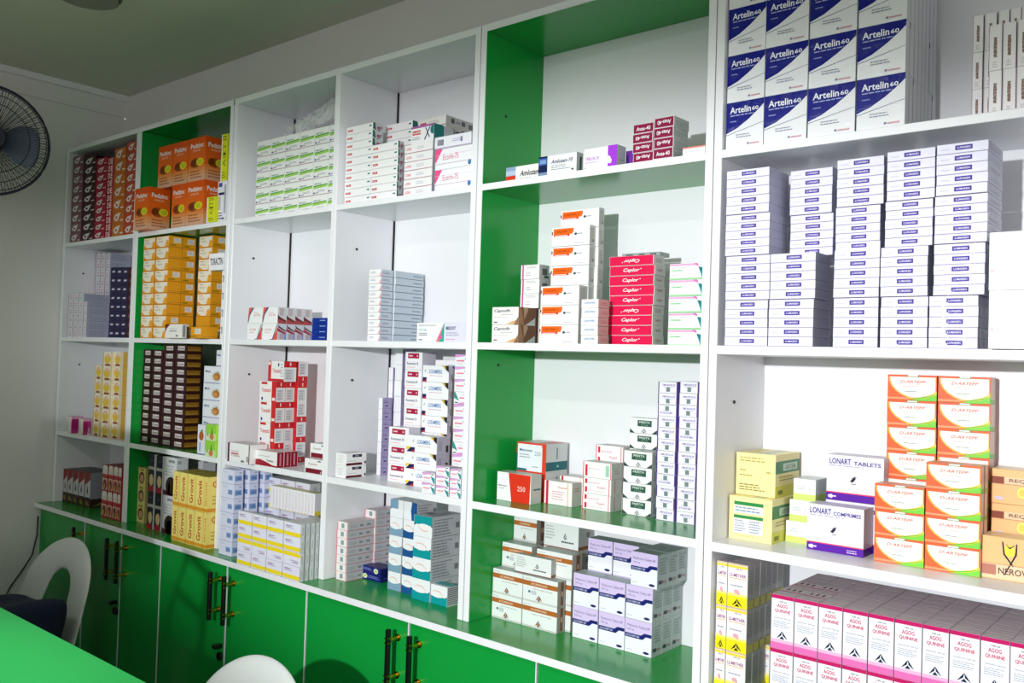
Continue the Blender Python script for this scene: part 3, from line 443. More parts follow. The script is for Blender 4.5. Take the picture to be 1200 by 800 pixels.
ART['reddash'] = {'base': '#f1efef', 'F': [R(0.0, 0, 0.03, 1, '#e05a70'), R(0.08, 0.08, 0.16, 0.42, '#dc2840'), R(0.08, 0.62, 0.16, 0.92, '#dc2840'), R(0.92, 0, 0.945, 1, '#e05a70'), T('Fusicl', 0.52, 0.38, 0.26, 0.14, '#d88a98', 'b'), Ln(0.2, 0.6, 0.7, 0.8, 1, '#e0c4cc'), Ln(0.2, 0.15, 0.85, 0.25, 1, '#e0c4cc')], 'R': [R(0, 0, 1, 1, '#d0cfcb'), R(0.3, 0.1, 0.4, 0.9, '#d89aa4')], 'T': [R(0, 0, 1, 1, '#c9c9c4')]}
ART['reddash2'] = {'base': '#f1efef', 'F': [R(0.0, 0, 0.03, 1, '#e05a70'), R(0.08, 0.1, 0.16, 0.8, '#dc2840'), R(0.80, 0.15, 0.92, 0.85, '#9ad0b4'), R(0.96, 0, 0.985, 1, '#e05a70'), Ln(0.2, 0.5, 0.7, 0.65, 1, '#e0c4cc')], 'R': [R(0, 0, 1, 1, '#d0cfcb'), Ln(0.2, 0.3, 0.8, 0.6, 2, '#b9b8b4')], 'T': [R(0, 0, 1, 1, '#c9c9c4')]}
ART['greenlabel'] = {'base': '#efefef', 'F': [R(0.28, 0.46, 0.80, 0.86, '#2f5a48'), T('PRESTA', 0.34, 0.66, 0.4, 0.14, '#d6e2da', 'b'), T('10 mg', 0.42, 0.50, 0.24, 0.1, '#9ab4a6'), TRI(0.52, 0.2, 0.11, 0.15, '#6a6a70'), Pg([(0, 0), (0.2, 0), (0, 0.28)], '#3a4a48'), Pg([(0.8, 0), (1, 0), (1, 0.28)], '#3a4a48'), R(0, 0.0, 1, 0.02, '#9a9a9a')], 'R': [R(0, 0, 1, 1, '#c4c8ca'), R(0.2, 0.2, 0.7, 0.8, '#a4aab0')], 'T': [R(0, 0, 1, 1, '#bfc2c2')]}
om = [R(0.0, 0, 0.05, 1, '#4a2a8c'), R(0.955, 0, 1, 1, '#6a3aa0'), T('OMCADOX-20', 0.22, 0.62, 0.66, 0.18, '#7a5ab4', 'b'), R(0.42, 0.12, 0.62, 0.52, '#78888c'), R(0.3, 0.5, 0.8, 0.54, '#b8b4c8'), R(0, 0, 1, 0.03, '#a8a6b8')]
ART['omca'] = {'base': '#f0eff4', 'F': om, 'R': [R(0, 0, 1, 1, '#8a7ab0')], 'T': [R(0, 0, 1, 1, '#c8c8ce')]}
ART['omcax'] = {'base': '#f0eff4', 'F': flip(om), 'R': [R(0, 0, 1, 1, '#8a7ab0')]}
yb = [R(0.12, 0.80, 0.80, 0.88, '#2f8a4c'), R(0.12, 0.62, 0.80, 0.79, '#dfe4ec'), Ln(0.15, 0.64, 0.78, 0.78, 2, '#8a94ac'), R(0.12, 0.50, 0.80, 0.57, '#2f8a4c'), R(0.12, 0.16, 0.80, 0.49, '#dfe4ec'), Ln(0.15, 0.18, 0.42, 0.47, 5, '#8a94ac'), Ln(0.48, 0.18, 0.78, 0.47, 5, '#8a94ac', 2), Ln(0.2, 0.08, 0.7, 0.12, 1, '#c8b868')]
ybr = [R(0, 0.55, 1, 0.84, '#4a8a5c'), R(0.3, 0.6, 0.9, 0.78, '#c4d2c0'), T('ARTEM', 0.4, 0.63, 0.42, 0.11, '#6a9a74', 'b'), R(0, 0, 0.9, 0.26, '#e0dc60'), R(0.1, 0.06, 0.3, 0.16, '#8a8a4a'), Ln(0.15, 0.36, 0.85, 0.5, 2, '#b4aa6c')]
ART['yellowbox'] = {'base': '#f2e6a4', 'F': yb, 'R': ybr, 'T': [R(0.5, 0.1, 0.75, 0.95, '#bccab0'), Ln(0.1, 0.3, 0.45, 0.8, 4, '#d6ca8a')]}
ART['yellowbox2'] = {'base': '#f2e6a4', 'F': [Ln(0.1, 0.78, 0.8, 0.92, 2, '#b8a65c'), Ln(0.1, 0.56, 0.3, 0.62, 1, '#a89650'), Ln(0.1, 0.44, 0.5, 0.5, 1, '#a89650'), R(0.78, 0.56, 0.88, 0.59, '#b8a65c'), Ln(0.1, 0.1, 0.75, 0.28, 3, '#8a7a40')], 'R': ybr, 'T': [R(0.5, 0.1, 0.75, 0.95, '#bccab0'), Ln(0.1, 0.3, 0.45, 0.8, 4, '#d6ca8a')]}
ART['limebase'] = {'base': '#eef0f0', 'F': [R(0, 0, 1, 0.3, '#d0e878'), Ln(0.15, 0.48, 0.6, 0.68, 2, '#b4bcc0'), R(0.7, 0.5, 0.74, 0.56, '#a0a8ac')], 'R': [R(0, 0, 1, 1, '#c9cfd0'), R(0, 0, 1, 0.3, '#b4cc6a')], 'T': [R(0, 0, 1, 1, '#dfe3e0')]}
def lon(sub, u0): return [R(0, 0.0, 1, 0.16, '#5a1fa0'), R(0, 0.16, 1, 0.185, '#e84a6a'), T('LONART', 0.05, 0.80, 0.38, 0.13, '#3f2a8c', 'b'), T(sub, u0, 0.80, 0.95-u0, 0.085, '#3f2a8c', 'b'), Ln(0.05, 0.745, 0.85, 0.785, 1, '#a89cc8', 5), Pg([(0.42, 0.44), (0.50, 0.56), (0.52, 0.50), (0.47, 0.42)], '#2a2438'), Pg([(0.42, 0.5), (0.54, 0.55), (0.52, 0.52)], '#3a3448'), R(0.45, 0.38, 0.53, 0.395, '#6a6478'), E(0.06, 0.08, 0.025, 0.035, '#e6dcf4'), E(0.095, 0.08, 0.03, 0.045, '#e6dcf4'), R(0.13, 0.07, 0.18, 0.10, '#e6dcf4')]
lonr = [R(0, 0, 1, 1, '#c6c2ce'), R(0, 0, 1, 0.16, '#4a1a84')]
ART['lonart'] = {'base': '#e9e8f2', 'F': lon('TABLETS', 0.48), 'R': lonr, 'T': [R(0, 0, 1, 1, '#d2cfdc')]}
ART['lonart2'] = {'base': '#e9e8f2', 'F': lon('COMPRIMES', 0.47)+[Ln(0.72, 0.03, 0.94, 0.12, 2, '#d8ccec')], 'R': lonr, 'T': [R(0, 0, 1, 1, '#d2cfdc')]}
arc = lambda a, b, c_, n=10: [(k/n, a+(b-a)*(2*k/n-c_)**2) for k in range(n+1)]
dar = [R(0, 0, 1, 1, '#e8683c'), R(0, 0.04, 0.45, 0.12, '#f09a70'), Pg([(0.02, 0.92), (0.03, 0.74), (0.08, 0.54), (0.17, 0.36), (0.30, 0.2), (0.46, 0.09), (0.7, 0.09), (0.86, 0.16), (0.985, 0.32), (0.985, 0.92)], '#f0b850'), Pg([(0.05, 0.92), (0.06, 0.74), (0.11, 0.56), (0.20, 0.38), (0.33, 0.23), (0.48, 0.13), (0.7, 0.13), (0.86, 0.2), (0.97, 0.36), (0.97, 0.92)], '#f4f1ee'),
       Pg([(0.40, 0.10), (0.62, 0.06), (0.82, 0.12), (1, 0.24), (1, 0.38), (0.86, 0.24), (0.62, 0.12)], '#f0cc44'), Pg([(0.44, 0.02), (0.7, 0.0), (1, 0.02), (1, 0.28), (0.84, 0.14), (0.62, 0.075)], '#7ad04a'), Pg([(0.40, 0.06), (0.62, 0.08), (0.86, 0.17), (0.99, 0.3), (0.84, 0.2), (0.6, 0.11)], '#5ab83a'),
       R(0.40, 0.93, 0.64, 1.0, '#4a9a6a'), R(0.42, 0.945, 0.62, 1.0, '#e4ece6'), T('D-ARTEPP', 0.26, 0.68, 0.52, 0.11, '#e8705c', 'bi'), R(0.26, 0.63, 0.80, 0.64, '#eab0a4'), Ln(0.32, 0.52, 0.7, 0.6, 1, '#eac4bc'), Ln(0.36, 0.32, 0.66, 0.39, 1, '#7aa088', 6)]
ART['dart'] = {'base': '#ee8a5c', 'F': dar, 'R': [R(0, 0, 1, 1, '#e0c0b0'), R(0, 0, 1, 0.16, '#8ac05a'), R(0.85, 0, 1, 1, '#b09088')], 'T': [R(0, 0, 1, 1, '#e6a890')]}
ART['beige'] = {'base': '#eebd84', 'F': [R(0, 0.58, 1, 0.78, '#e9c9a4'), R(0, 0.58, 0.26, 0.78, '#8a4634'), T('REQUIT', 0.36, 0.62, 0.62, 0.12, '#7a5244', 'b'), E(0.62, 0.36, 0.1, 0.16, '#e8e070'), E(0.62, 0.36, 0.06, 0.10, '#e8c860'), E(0.16, 0.16, 0.1, 0.05, '#cfc4dc'), R(0, 0.56, 1, 0.58, '#c08a5c')], 'T': [R(0, 0, 1, 1, '#e8cfa8')]}
ART['beige2'] = {'base': '#eebd84', 'F': [R(0, 0.02, 1, 0.36, '#e9cba6'), R(0, 0.10, 0.26, 0.34, '#b87a68'), T('NEROVIT', 0.30, 0.14, 0.66, 0.15, '#6a4a44', 'b'), E(0.50, 0.70, 0.11, 0.14, '#ecd84c'), Pg([(0.36, 0.9), (0.39, 0.6), (0.56, 0.34), (0.58, 0.36), (0.42, 0.62), (0.385, 0.9)], '#1f1a2a'), Pg([(0.62, 0.88), (0.60, 0.62), (0.40, 0.12), (0.42, 0.12), (0.635, 0.62), (0.64, 0.88)], '#1f1a2a'), Pg([(0.42, 0.88), (0.5, 0.74), (0.62, 0.86), (0.5, 0.78)], '#1f1a2a'), R(0, 0.36, 1, 0.375, '#c08a5c')], 'T': [R(0, 0, 1, 1, '#e8cfa8')]}
# --- worktop row
ART['tallred'] = {'base': '#c9c6c8', 'F': [R(0, 0.0, 1, 0.30, '#3a2018'), E(0.4, 0.14, 0.2, 0.07, '#8a6a2a'), E(0.7, 0.1, 0.14, 0.05, '#5a7a3a'), R(0, 0.8, 1, 1, '#8a2c28'), Pg([(0, 0.62), (1, 0.82), (1, 0.9), (0, 0.82)], '#8a2c28'), Pg([(0.36, 0.46), (0.5, 0.66), (0.62, 0.44), (0.5, 0.38)], '#22201f'), R(0, 0, 0.05, 1, '#5a3a38')], 'R': [R(0, 0, 1, 1, '#9a9aac'), R(0, 0, 1, 0.26, '#3a2a18'), Pg([(0.1, 0.05), (0.5, 0.2), (0.8, 0.1)], '#6a7a44')], 'T': [R(0, 0, 1, 1, '#3a3a40')]}
ART['redpack'] = {'base': '#a82c34', 'F': [R(0.05, 0.64, 0.95, 0.9, '#dfd6d0'), E(0.5, 0.92, 0.42, 0.1, '#e8e2de'), R(0.1, 0.56, 0.9, 0.66, '#c03038'), R(0.08, 0.06, 0.92, 0.5, '#e2b8a4'), E(0.5, 0.26, 0.34, 0.2, '#7a2a20'), E(0.42, 0.2, 0.14, 0.1, '#c08a3a')], 'R': [R(0, 0, 1, 1, '#9a2830'), R(0.1, 0.6, 0.9, 0.9, '#d6ccc8'), R(0.1, 0.1, 0.9, 0.4, '#6a2a20')], 'T': [R(0, 0, 1, 1, '#8a3038')]}
ART['ovals'] = {'base': '#e6d58a', 'F': [x for k in range(3) for x in (E(0.5, 0.16+0.33*k, 0.36, 0.11, '#6a3a2a'), E(0.52, 0.15+0.33*k, 0.24, 0.075, '#d8a884'), R(0.25, 0.285+0.33*k, 0.75, 0.325+0.33*k, '#b89a4a'))], 'R': [R(0, 0, 1, 1, '#d9c87c'), R(0.2, 0.1, 0.8, 0.12, '#8a7a3a')], 'T': [R(0, 0, 1, 1, '#d0c890')]}
ART['blackface'] = {'base': '#1d2030', 'F': [R(0, 0, 0.85, 1, '#161a28'), R(0, 0.58, 0.85, 0.66, '#b9b4b0'), E(0.45, 0.30, 0.3, 0.16, '#e0c080'), E(0.45, 0.26, 0.17, 0.11, '#e6bc98'), Pg([(0.02, 0), (0.84, 0), (0.8, 0.14), (0.1, 0.14)], '#b01c34'), R(0.86, 0, 1, 1, '#d6d6dc'), R(0.3, 0.8, 0.6, 0.86, '#3a4a6a')], 'R': [R(0, 0, 1, 1, '#d6d6dc')]}
ART['greyface'] = {'base': '#d6d8dc', 'F': [R(0.35, 0.86, 0.85, 0.93, '#8a8e94'), Ln(0.1, 0.5, 0.9, 0.8, 4, '#aeb2b8'), E(0.6, 0.24, 0.42, 0.26, '#2a1c18'), E(0.62, 0.2, 0.24, 0.17, '#d8a080'), Pg([(0, 0), (1, 0), (0.95, 0.08), (0.4, 0.1), (0, 0.14)], '#5a1a28'), R(0, 0, 0.05, 1, '#e8d4d8')], 'R': [R(0, 0, 1, 1, '#c0c3c9'), R(0.1, 0.84, 0.4, 0.92, '#8f9399'), R(0.96, 0, 1, 1, '#3a3a44')]}
gy = [R(0, 0.02, 1, 0.12, '#e0982c'), R(0.9, 0, 0.93, 1, '#d0b040'), T('Grovit', 0.26, 0.18, 0.46, 0.70, '#c0302a', 'rb'), R(0, 0.12, 0.03, 1, '#d6bc50')]
ART['grovit'] = {'base': '#f0de7c', 'F': gy, 'R': [R(0, 0, 1, 1, '#e8d272'), R(0, 0.02, 1, 0.12, '#d8902a'), T('Grovit', 0.2, 0.70, 0.8, 0.18, '#c0402a', 'b'), Ln(0.2, 0.2, 0.8, 0.5, 3, '#b89a4a')], 'T': [R(0, 0, 1, 1, '#a89a44')]}
ART['lilacbox'] = {'base': '#dadcf0', 'F': [R(0.55, 0.28, 0.88, 0.62, '#7d98c8'), T('ORS', 0.6, 0.36, 0.24, 0.16, '#5a78b4', 'b'), R(0, 0, 1, 0.03, '#a2a6c8'), R(0.1, 0.8, 0.5, 0.84, '#b8bcd8')], 'R': [R(0, 0, 1, 1, '#cfd2ea'), R(0.1, 0.24, 0.85, 0.62, '#7a96c6'), R(0.3, 0.32, 0.75, 0.5, '#5c7ab4'), R(0.55, 0.78, 0.8, 0.84, '#7a82b0'), R(0, 0, 1, 0.03, '#9a9ec0')], 'T': [R(0, 0, 1, 1, '#c4c8e0')]}
yel = [R(0, 0.0, 1, 0.05, '#d6d6e6'), Pg([(0.0, 0.34), (1, 0.34), (1, 0.06), (0.16, 0.06), (0.0, 0.14)], '#f0d824'), Ln(0.12, 0.55, 0.6, 0.85, 2, '#a8a6c0'), R(0.1, 0.7, 0.4, 0.76, '#b890a8'), R(0.985, 0, 1, 1, '#b9b8cc')]
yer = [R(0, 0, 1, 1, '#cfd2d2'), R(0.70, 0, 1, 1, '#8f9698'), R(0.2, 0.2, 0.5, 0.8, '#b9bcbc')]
ART['yelband'] = {'base': '#e4e3f2', 'F': yel, 'R': yer, 'T': [R(0, 0, 1, 1, '#c6c9c6')]}
ART['yelbandx'] = {'base': '#e4e3f2', 'F': flip(yel), 'R': yer, 'T': [R(0, 0, 1, 1, '#c6c9c6')]}
ART['slat'] = {'base': '#eeecf0', 'F': [R(0, 0, 0.1, 1, '#c2c0c6'), R(0.3, 0.1, 0.5, 0.9, '#dcd6d6')], 'T': [R(0, 0, 1, 1, '#d8d28a')], 'R': [R(0, 0, 1, 1, '#d9d8dc'), R(0, 0, 1, 0.2, '#e0cc40')]}
ART['pinkedge'] = {'base': '#ece9ea', 'F': [R(0, 0, 0.08, 1, '#e07a86'), R(0.4, 0.25, 0.66, 0.8, '#8a9c9c'), R(0.9, 0, 1, 1, '#e8b4b8'), R(0, 0, 1, 0.03, '#d86a76')], 'R': [R(0, 0, 1, 1, '#bdbcc2'), R(0, 0, 1, 0.05, '#c85a66'), R(0.45, 0.35, 0.58, 0.62, '#8a8a94'), R(0.72, 0.35, 0.86, 0.62, '#8a8a94'), Ln(0.06, 0.3, 0.36, 0.7, 2, '#a2a2ac')], 'T': [R(0, 0, 1, 1, '#cdbcc0')]}
ART['navybox'] = {'base': '#1c2474', 'F': [E(0.17, 0.52, 0.12, 0.36, '#e2e8c0'), E(0.17, 0.52, 0.06, 0.18, '#a8c04a'), Ln(0.36, 0.35, 0.95, 0.75, 2, '#8a94cc')], 'R': [R(0, 0, 1, 1, '#161c5c'), Ln(0.2, 0.4, 0.95, 0.6, 1, '#5a64a0')], 'T': [R(0, 0, 1, 1, '#2a2a68')]}
ART['navybox2'] = {'base': '#1c2474', 'F': [E(0.74, 0.5, 0.12, 0.38, '#e2e8c0'), E(0.74, 0.5, 0.06, 0.18, '#a8c04a'), Ln(0.05, 0.4, 0.58, 0.8, 2, '#8a94cc')], 'R': [R(0, 0, 1, 1, '#161c5c')], 'T': [R(0, 0, 1, 1, '#2a2a68')]}
def wav(c): return [R(0, 0, 1, 0.42, c), Pg([(0.0, 0.36), (0.06, 0.46), (0, 0.5)], BK), E(0.44, 0.50, 0.36, 0.14, '#f0f0f2'), Pg([(0.12, 0.6), (0.3, 0.72), (0.55, 0.70), (0.78, 0.52), (0.76, 0.50), (0.54, 0.66), (0.3, 0.68)], '#f0a898'), R(0.9, 0.42, 1, 0.47, BK), R(0.985, 0, 1, 1, '#c2c6cc')]
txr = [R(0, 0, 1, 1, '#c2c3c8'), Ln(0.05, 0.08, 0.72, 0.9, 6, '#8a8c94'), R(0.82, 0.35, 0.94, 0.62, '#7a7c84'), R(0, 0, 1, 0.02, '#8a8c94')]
ART['steelwave'] = {'base': '#eef0f4', 'F': wav('#7fa2bc'), 'R': txr, 'T': [R(0, 0, 1, 1, '#cfd2d6')]}
ART['bluewave'] = {'base': '#eef0f4', 'F': wav('#1f5490'), 'R': txr, 'T': [R(0, 0, 1, 1, '#cfd2d6')]}
ART['tealwave'] = {'base': '#eef0f4', 'F': wav('#12969c'), 'R': txr, 'T': [R(0, 0, 1, 1, '#c2c8cc'), Ln(0.4, 0.1, 0.95, 0.8, 5, '#8f9298')]}
ART['tealwavex'] = {'base': '#eef0f4', 'F': flip(wav('#12969c')), 'R': txr, 'T': [R(0, 0, 1, 1, '#b9bcc0'), BAR(0.1, 0.3, 0.45, 0.5), Ln(0.5, 0.1, 0.95, 0.8, 5, '#8f9298')]}
ART['steelup'] = {'base': '#eef0f4', 'F': [R(0, 0.5, 0.62, 1, '#7fa2bc'), R(0.0, 0.46, 0.1, 0.5, BK)], 'R': txr}
ART['blueup'] = {'base': '#eef0f4', 'F': [R(0.55, 0, 1, 1, '#1f5490'), Pg([(0.5, 0), (0.62, 0), (0.55, 0.5), (0.62, 1), (0.5, 1)], '#eef0f4')], 'R': txr}
ART['tealslat'] = {'base': '#eef0f4', 'F': wav('#12969c'), 'R': [R(0, 0, 1, 1, '#d3d4d6')]+[R(0, k/10, 1, k/10+0.04, '#6a6c74') for k in range(1, 10)], 'T': [R(0, 0, 1, 1, '#3a9a9c'), R(0, 0, 1, 0.3, '#d3d8da')]}
brn = [R(0, 0.63, 1, 0.82, '#b0662c'), T('ACEFENAK', 0.24, 0.68, 0.48, 0.08, '#e8ccb4', 'b'), Ln(0.3, 0.5, 0.9, 0.56, 1, '#a2a6a4', 3), TRI(0.48, 0.2, 0.10, 0.12, '#5a4a44'), E(0.48, 0.16, 0.035, 0.04, '#c0763c'), Ln(0.05, 0.88, 0.3, 0.92, 1, G1), R(0, 0, 1, 0.05, '#cdd2ce'), R(0, 0.05, 1, 0.06, '#9a8a7c'), R(0, 0, 0.01, 1, '#8a8f8c')]
brr = [R(0, 0, 1, 1, '#a9a39a'), R(0.4, 0.05, 0.75, 0.95, '#7a5a48'), R(0.45, 0.4, 0.7, 0.6, '#c09a80'), R(0.97, 0, 1, 1, '#5a504a')]
ART['brownband'] = {'base': '#e6ebea', 'F': brn, 'R': brr, 'T': [R(0, 0, 1, 1, '#aab2ae')]}
ART['brownband2'] = {'base': '#e6ebea', 'F': brn+[E(0.2, 0.4, 0.035, 0.05, '#5a7a84'), R(0.26, 0.3, 0.4, 0.46, '#c2ccd0')], 'R': brr, 'T': [R(0, 0, 1, 1, '#aab2ae')]}
ART['brownback'] = {'base': '#e4e9e8', 'F': [TRI(0.62, 0.52, 0.06, 0.14, '#2a2a2e'), Ln(0.05, 0.3, 0.35, 0.9, 5, '#b4bab8'), Ln(0.52, 0.2, 0.95, 0.36, 1, '#5a5e60'), R(0, 0, 1, 0.04, '#8a5a50')], 'R': [R(0, 0, 1, 1, '#b4b6b2'), R(0, 0.02, 1, 0.16, '#8a5a3a'), R(0.5, 0.5, 0.7, 0.7, '#7a7c78')], 'T': [R(0, 0, 1, 1, '#9aa29e')]}
met = [R(0, 0.58, 1, 1, '#d8c6ee'), R(0, 0.46, 0.6, 0.58, '#1c2470'), Pg([(0.56, 0.46), (0.66, 0.46), (0.78, 0.56), (1, 0.56), (1, 0.66), (0.72, 0.66), (0.6, 0.58)], '#1c2470'), T('Metformin Tablets BP', 0.08, 0.78, 0.84, 0.075, '#6a6490'), T('500 mg', 0.08, 0.66, 0.26, 0.065, '#6a6490'), T('GLUCOMET-500', 0.04, 0.49, 0.5, 0.06, '#c9cce8', 'b'), Ln(0.06, 0.09, 0.3, 0.12, 1, G1), E(0.80, 0.10, 0.11, 0.04, '#2a2a66'), R(0.99, 0, 1, 1, '#b9bccb')]
ART['metform'] = {'base': '#edeef6', 'F': met, 'R': [R(0, 0, 1, 1, '#bfc6c6'), Ln(0.2, 0.4, 0.9, 0.9, 6, '#9aa2a6'), R(0.1, 0.15, 0.4, 0.25, '#3a4058'), R(0.55, 0.16, 0.8, 0.22, '#c08a8a'), R(0.96, 0, 1, 1, '#e4e8e8')], 'T': [R(0, 0, 1, 1, '#a8b0b4')]}
ym = [R(0, 0.0, 1, 0.26, '#f0e224'), R(0, 0.26, 1, 0.32, '#f4ea84'), R(0, 0.9, 1, 0.96, '#f0d24a'), R(0, 0.97, 1, 1, '#d8b8a0'), T('100 ml', 0.4, 0.86, 0.3, 0.035, '#7a6a8a', 'b'), T('LS-METHER', 0.10, 0.70, 0.80, 0.075, '#a04a8c', 'b'), R(0.1, 0.66, 0.9, 0.675, '#e8a04a'), Ln(0.15, 0.46, 0.85, 0.54, 1, '#a8aab8', 2), E(0.46, 0.37, 0.13, 0.05, '#e4a8b4'), E(0.56, 0.33, 0.05, 0.04, '#e4a8b4'), TRI(0.5, 0.12, 0.26, 0.085, '#22222e'), R(0.985, 0, 1, 1, '#c9c6b8')]
ART['yelsyrup'] = {'base': '#f0eff0', 'F': ym, 'R': [R(0, 0, 1, 1, '#b7b3b6'), Ln(0.1, 0.35, 0.9, 0.9, 9, '#98949c'), R(0, 0, 1, 0.2, '#cfc458'), R(0.93, 0, 1, 1, '#dedbd6')], 'T': [R(0, 0, 1, 1, '#b9b0b4')]}
ag = [R(0, 0.0, 1, 0.12, '#e070b4'), R(0, 0.12, 1, 0.18, '#eab4d6'), R(0, 0.93, 1, 1, '#c01c64'), T('100 ml', 0.36, 0.865, 0.3, 0.03, '#5a5a6a', 'b'), T('AGOG', 0.26, 0.77, 0.46, 0.07, '#c82860', 'b'), T('QUININE', 0.16, 0.67, 0.68, 0.07, '#c82860', 'b'), T('Quinine Syrup', 0.14, 0.56, 0.72, 0.035, '#7a8094'), Ln(0.12, 0.40, 0.88, 0.53, 4, '#a8acba', 3), TRI(0.5, 0.27, 0.24, 0.075, '#1c2848'), R(0.985, 0, 1, 1, '#9a8a9a')]
ART['agog'] = {'base': '#e9eaf0', 'F': ag, 'R': [R(0, 0, 1, 1, '#c9c8d0'), R(0, 0, 1, 0.12, '#d070ac')], 'T': [R(0, 0, 1, 1, '#bdaeb4'), R(0, 0.0, 1, 0.05, '#d0b4c0'), R(0.1, 0.4, 0.9, 0.52, '#d2c2c8')]}
ART['agogo'] = {'base': '#e9eaf0', 'F': ag, 'R': [R(0, 0, 1, 1, '#c9c8d0')], 'T': [R(0, 0, 1, 1, '#cfc2c6'), R(0, 0.0, 1, 0.16, '#a01848'), R(0.2, 0.4, 0.3, 0.9, '#6a4a54'), R(0.45, 0.4, 0.55, 0.9, '#6a4a54'), R(0.7, 0.4, 0.8, 0.9, '#6a4a54')]}
ART['plain'] = {'base': '#cfc9bd'}

ORD = ['bottom', 'second up', 'third up', 'fourth up', 'fifth up', 'sixth up', 'seventh up', 'eighth up', 'ninth up', 'tenth up', 'eleventh up', 'twelfth up', 'thirteenth up']
DEEP = ['', 'second row back', 'third row back', 'fourth row back', 'fifth row back', 'sixth row back', 'seventh row back', 'eighth row back']
NTH = ['first', 'second', 'third', 'fourth', 'fifth', 'sixth', 'seventh', 'eighth', 'ninth', 'tenth', 'eleventh']
SEEN = {}
def ordn(k, n): return 'topmost' if k == n-1 and n > 1 else ORD[k]
PRODUCT = {}
for _n, _k in {'lozenge_carton': 'mauve maroon crimson redtext amber rust', 'syrup_carton': 'orange yelsyrup', 'effervescent_carton': 'lime violetlabel limefruit fruittall fruitbox', 'slim_carton': 'pinkstrip navypack navyslat', 'vitamin_carton': 'vit vit2 vitside vitlabel toractin whitearc', 'supplement_carton': 'yellowband pinkpack darkpack grovit tallred redpack',
               'hair_dye_carton': 'ovals blackface greyface', 'tablet_carton': 'greenstripe mosq mosqt tram tram2 tram3 tramtop maroonedge maroonwave maroonbase', 'rehydration_carton': 'lilacbox', 'sachet_carton': 'yelband yelbandx slat', 'flat_carton': 'redlabel pinklabel xbox greyback pinktri whitebar greyside greyside2 biscot pinkedge',
               'pill_carton': 'blacklabel lilacside crimlabel bluename pinkteal pinktealx navybox navybox2 steelwave bluewave tealwave tealwavex steelup blueup tealslat', 'blister_carton': 'amlo1 amlo2 purplepanel purple avas avasx flatcoral captofit magstrip orangelabel bluetext caplor caplorx tealcorner', 'blister_pack': 'caplorg',
               'capsule_carton': 'red250 blue250 redstrip reddash reddash2 greenlabel omca omcax', 'medicine_carton': 'brownband brownband2 brownback metform yellowbox yellowbox2 limebase lonart lonart2 dart beige beige2', 'injection_carton': 'artelin standing', 'wrapped_carton': 'lumaren', 'shipping_carton': 'bigwhite', 'pink_syrup_carton': 'agog agogo'}.items():
    for _a in _k.split(): PRODUCT[_a] = _n
def put(me, label, x, y, z, group, yaw=0.0, name='carton', cat='box'):
    name = PRODUCT.get(me.name.split('_', 1)[1].split('.')[0], name)
    SEEN.setdefault(label, 0); SEEN[label] += 1
    o = new_obj(name, me, None, None, label, cat, group, (x, y, z)); o.rotation_euler = (0, 0, yaw)
    return o
BAYS = [(-3.556, -3.012), (-2.979, -2.424), (-2.387, -1.915), (-1.895, -1.402), (-1.367, -0.799), (-0.765, 0.26)]
MESHES = {}
def get_mesh(kind, w, h, dp, film):
    k = (kind, round(w, 4), round(h, 4), round(dp, 4), film)
    if k not in MESHES: MESHES[k] = carton_mesh('carton_'+kind, w, h, dp, ART[kind], film)
    return MESHES[k]

def block(kinds, what, where, X0, X1, d, z0, h, n, dep, group, deep=1, jit=1.0, film=False, yaw=0.0, deep_skip=(), lean=0.0, name='carton'):
    """n cartons high, `deep` cartons deep, fronts on the plane Y=d"""
    for bl_, br_ in BAYS:                       # stay inside the bay's own panels
        if bl_-0.035 <= X0+0.004 < br_:
            X0 = max(X0, bl_+0.0030); X1 = min(X1, br_-0.0025)
    for lim in (1.111, 1.475, 1.841, 2.211):        # stay under the shelf above
        if z0 < lim-0.002:
            h = min(h, (lim-0.0012-z0)/n); break
    w = X1-X0-0.0006
    rnd = random.Random(hash((round(X0, 3), round(z0, 3), n)) & 0xffff)
    for q in range(deep):
        for k in range(n):
            if (q, k) in deep_skip: continue
            kd = kinds if isinstance(kinds, str) else kinds[k % len(kinds)]
            me = get_mesh(kd, w, h-0.0004, dep-0.0006, film)
            lab = what
            if n > 1: lab += ', '+ordn(k, n)
            if q: lab += ', '+DEEP[q]
            if where: lab += (' ' if (n > 1 and not q) else ', ')+where
            j = jit*0.0009
            put(me, lab, (X0+X1)/2+rnd.uniform(-j, j)*0.6+lean*k, d+q*dep+rnd.uniform(0, j), z0+k*h+0.0002, group, yaw+rnd.uniform(-0.006, 0.006)*jit, name)
    return dict(X0=X0, X1=X1, d=d, z0=z0, h=h, top=z0+n*h, dep=dep, back=d+deep*dep)

def S(kinds, what, where, row, xl, yb, xr, yt, n, d=None, dep=0.08, xs=None, zb=None, zt=None, deep=1, group=None, yr=None, ys=None, **kw):
    z0 = ZS[row] if zb is None else zb
    if d is None: d = onZ(xl, yb, z0).y
    d = max(-0.075, min(0.195, d))
    X0 = onY(xl, yb, d).x; X1 = onY(xr, yb if yr is None else yr, d).x
    if zt is None: zt = onY(xl+0.033*(yb-yt), yt, d).z
    h = (zt-z0)/n
    if xs is not None: dep = (onX(xs, yb if ys is None else ys, X1).y-d)/deep
    dep = max(0.006, min(dep, (0.2115-d)/deep))
    r = block(kinds, what, where, X0, X1, d, z0, h, n, dep, group or what+'s', deep, **kw)
    return r

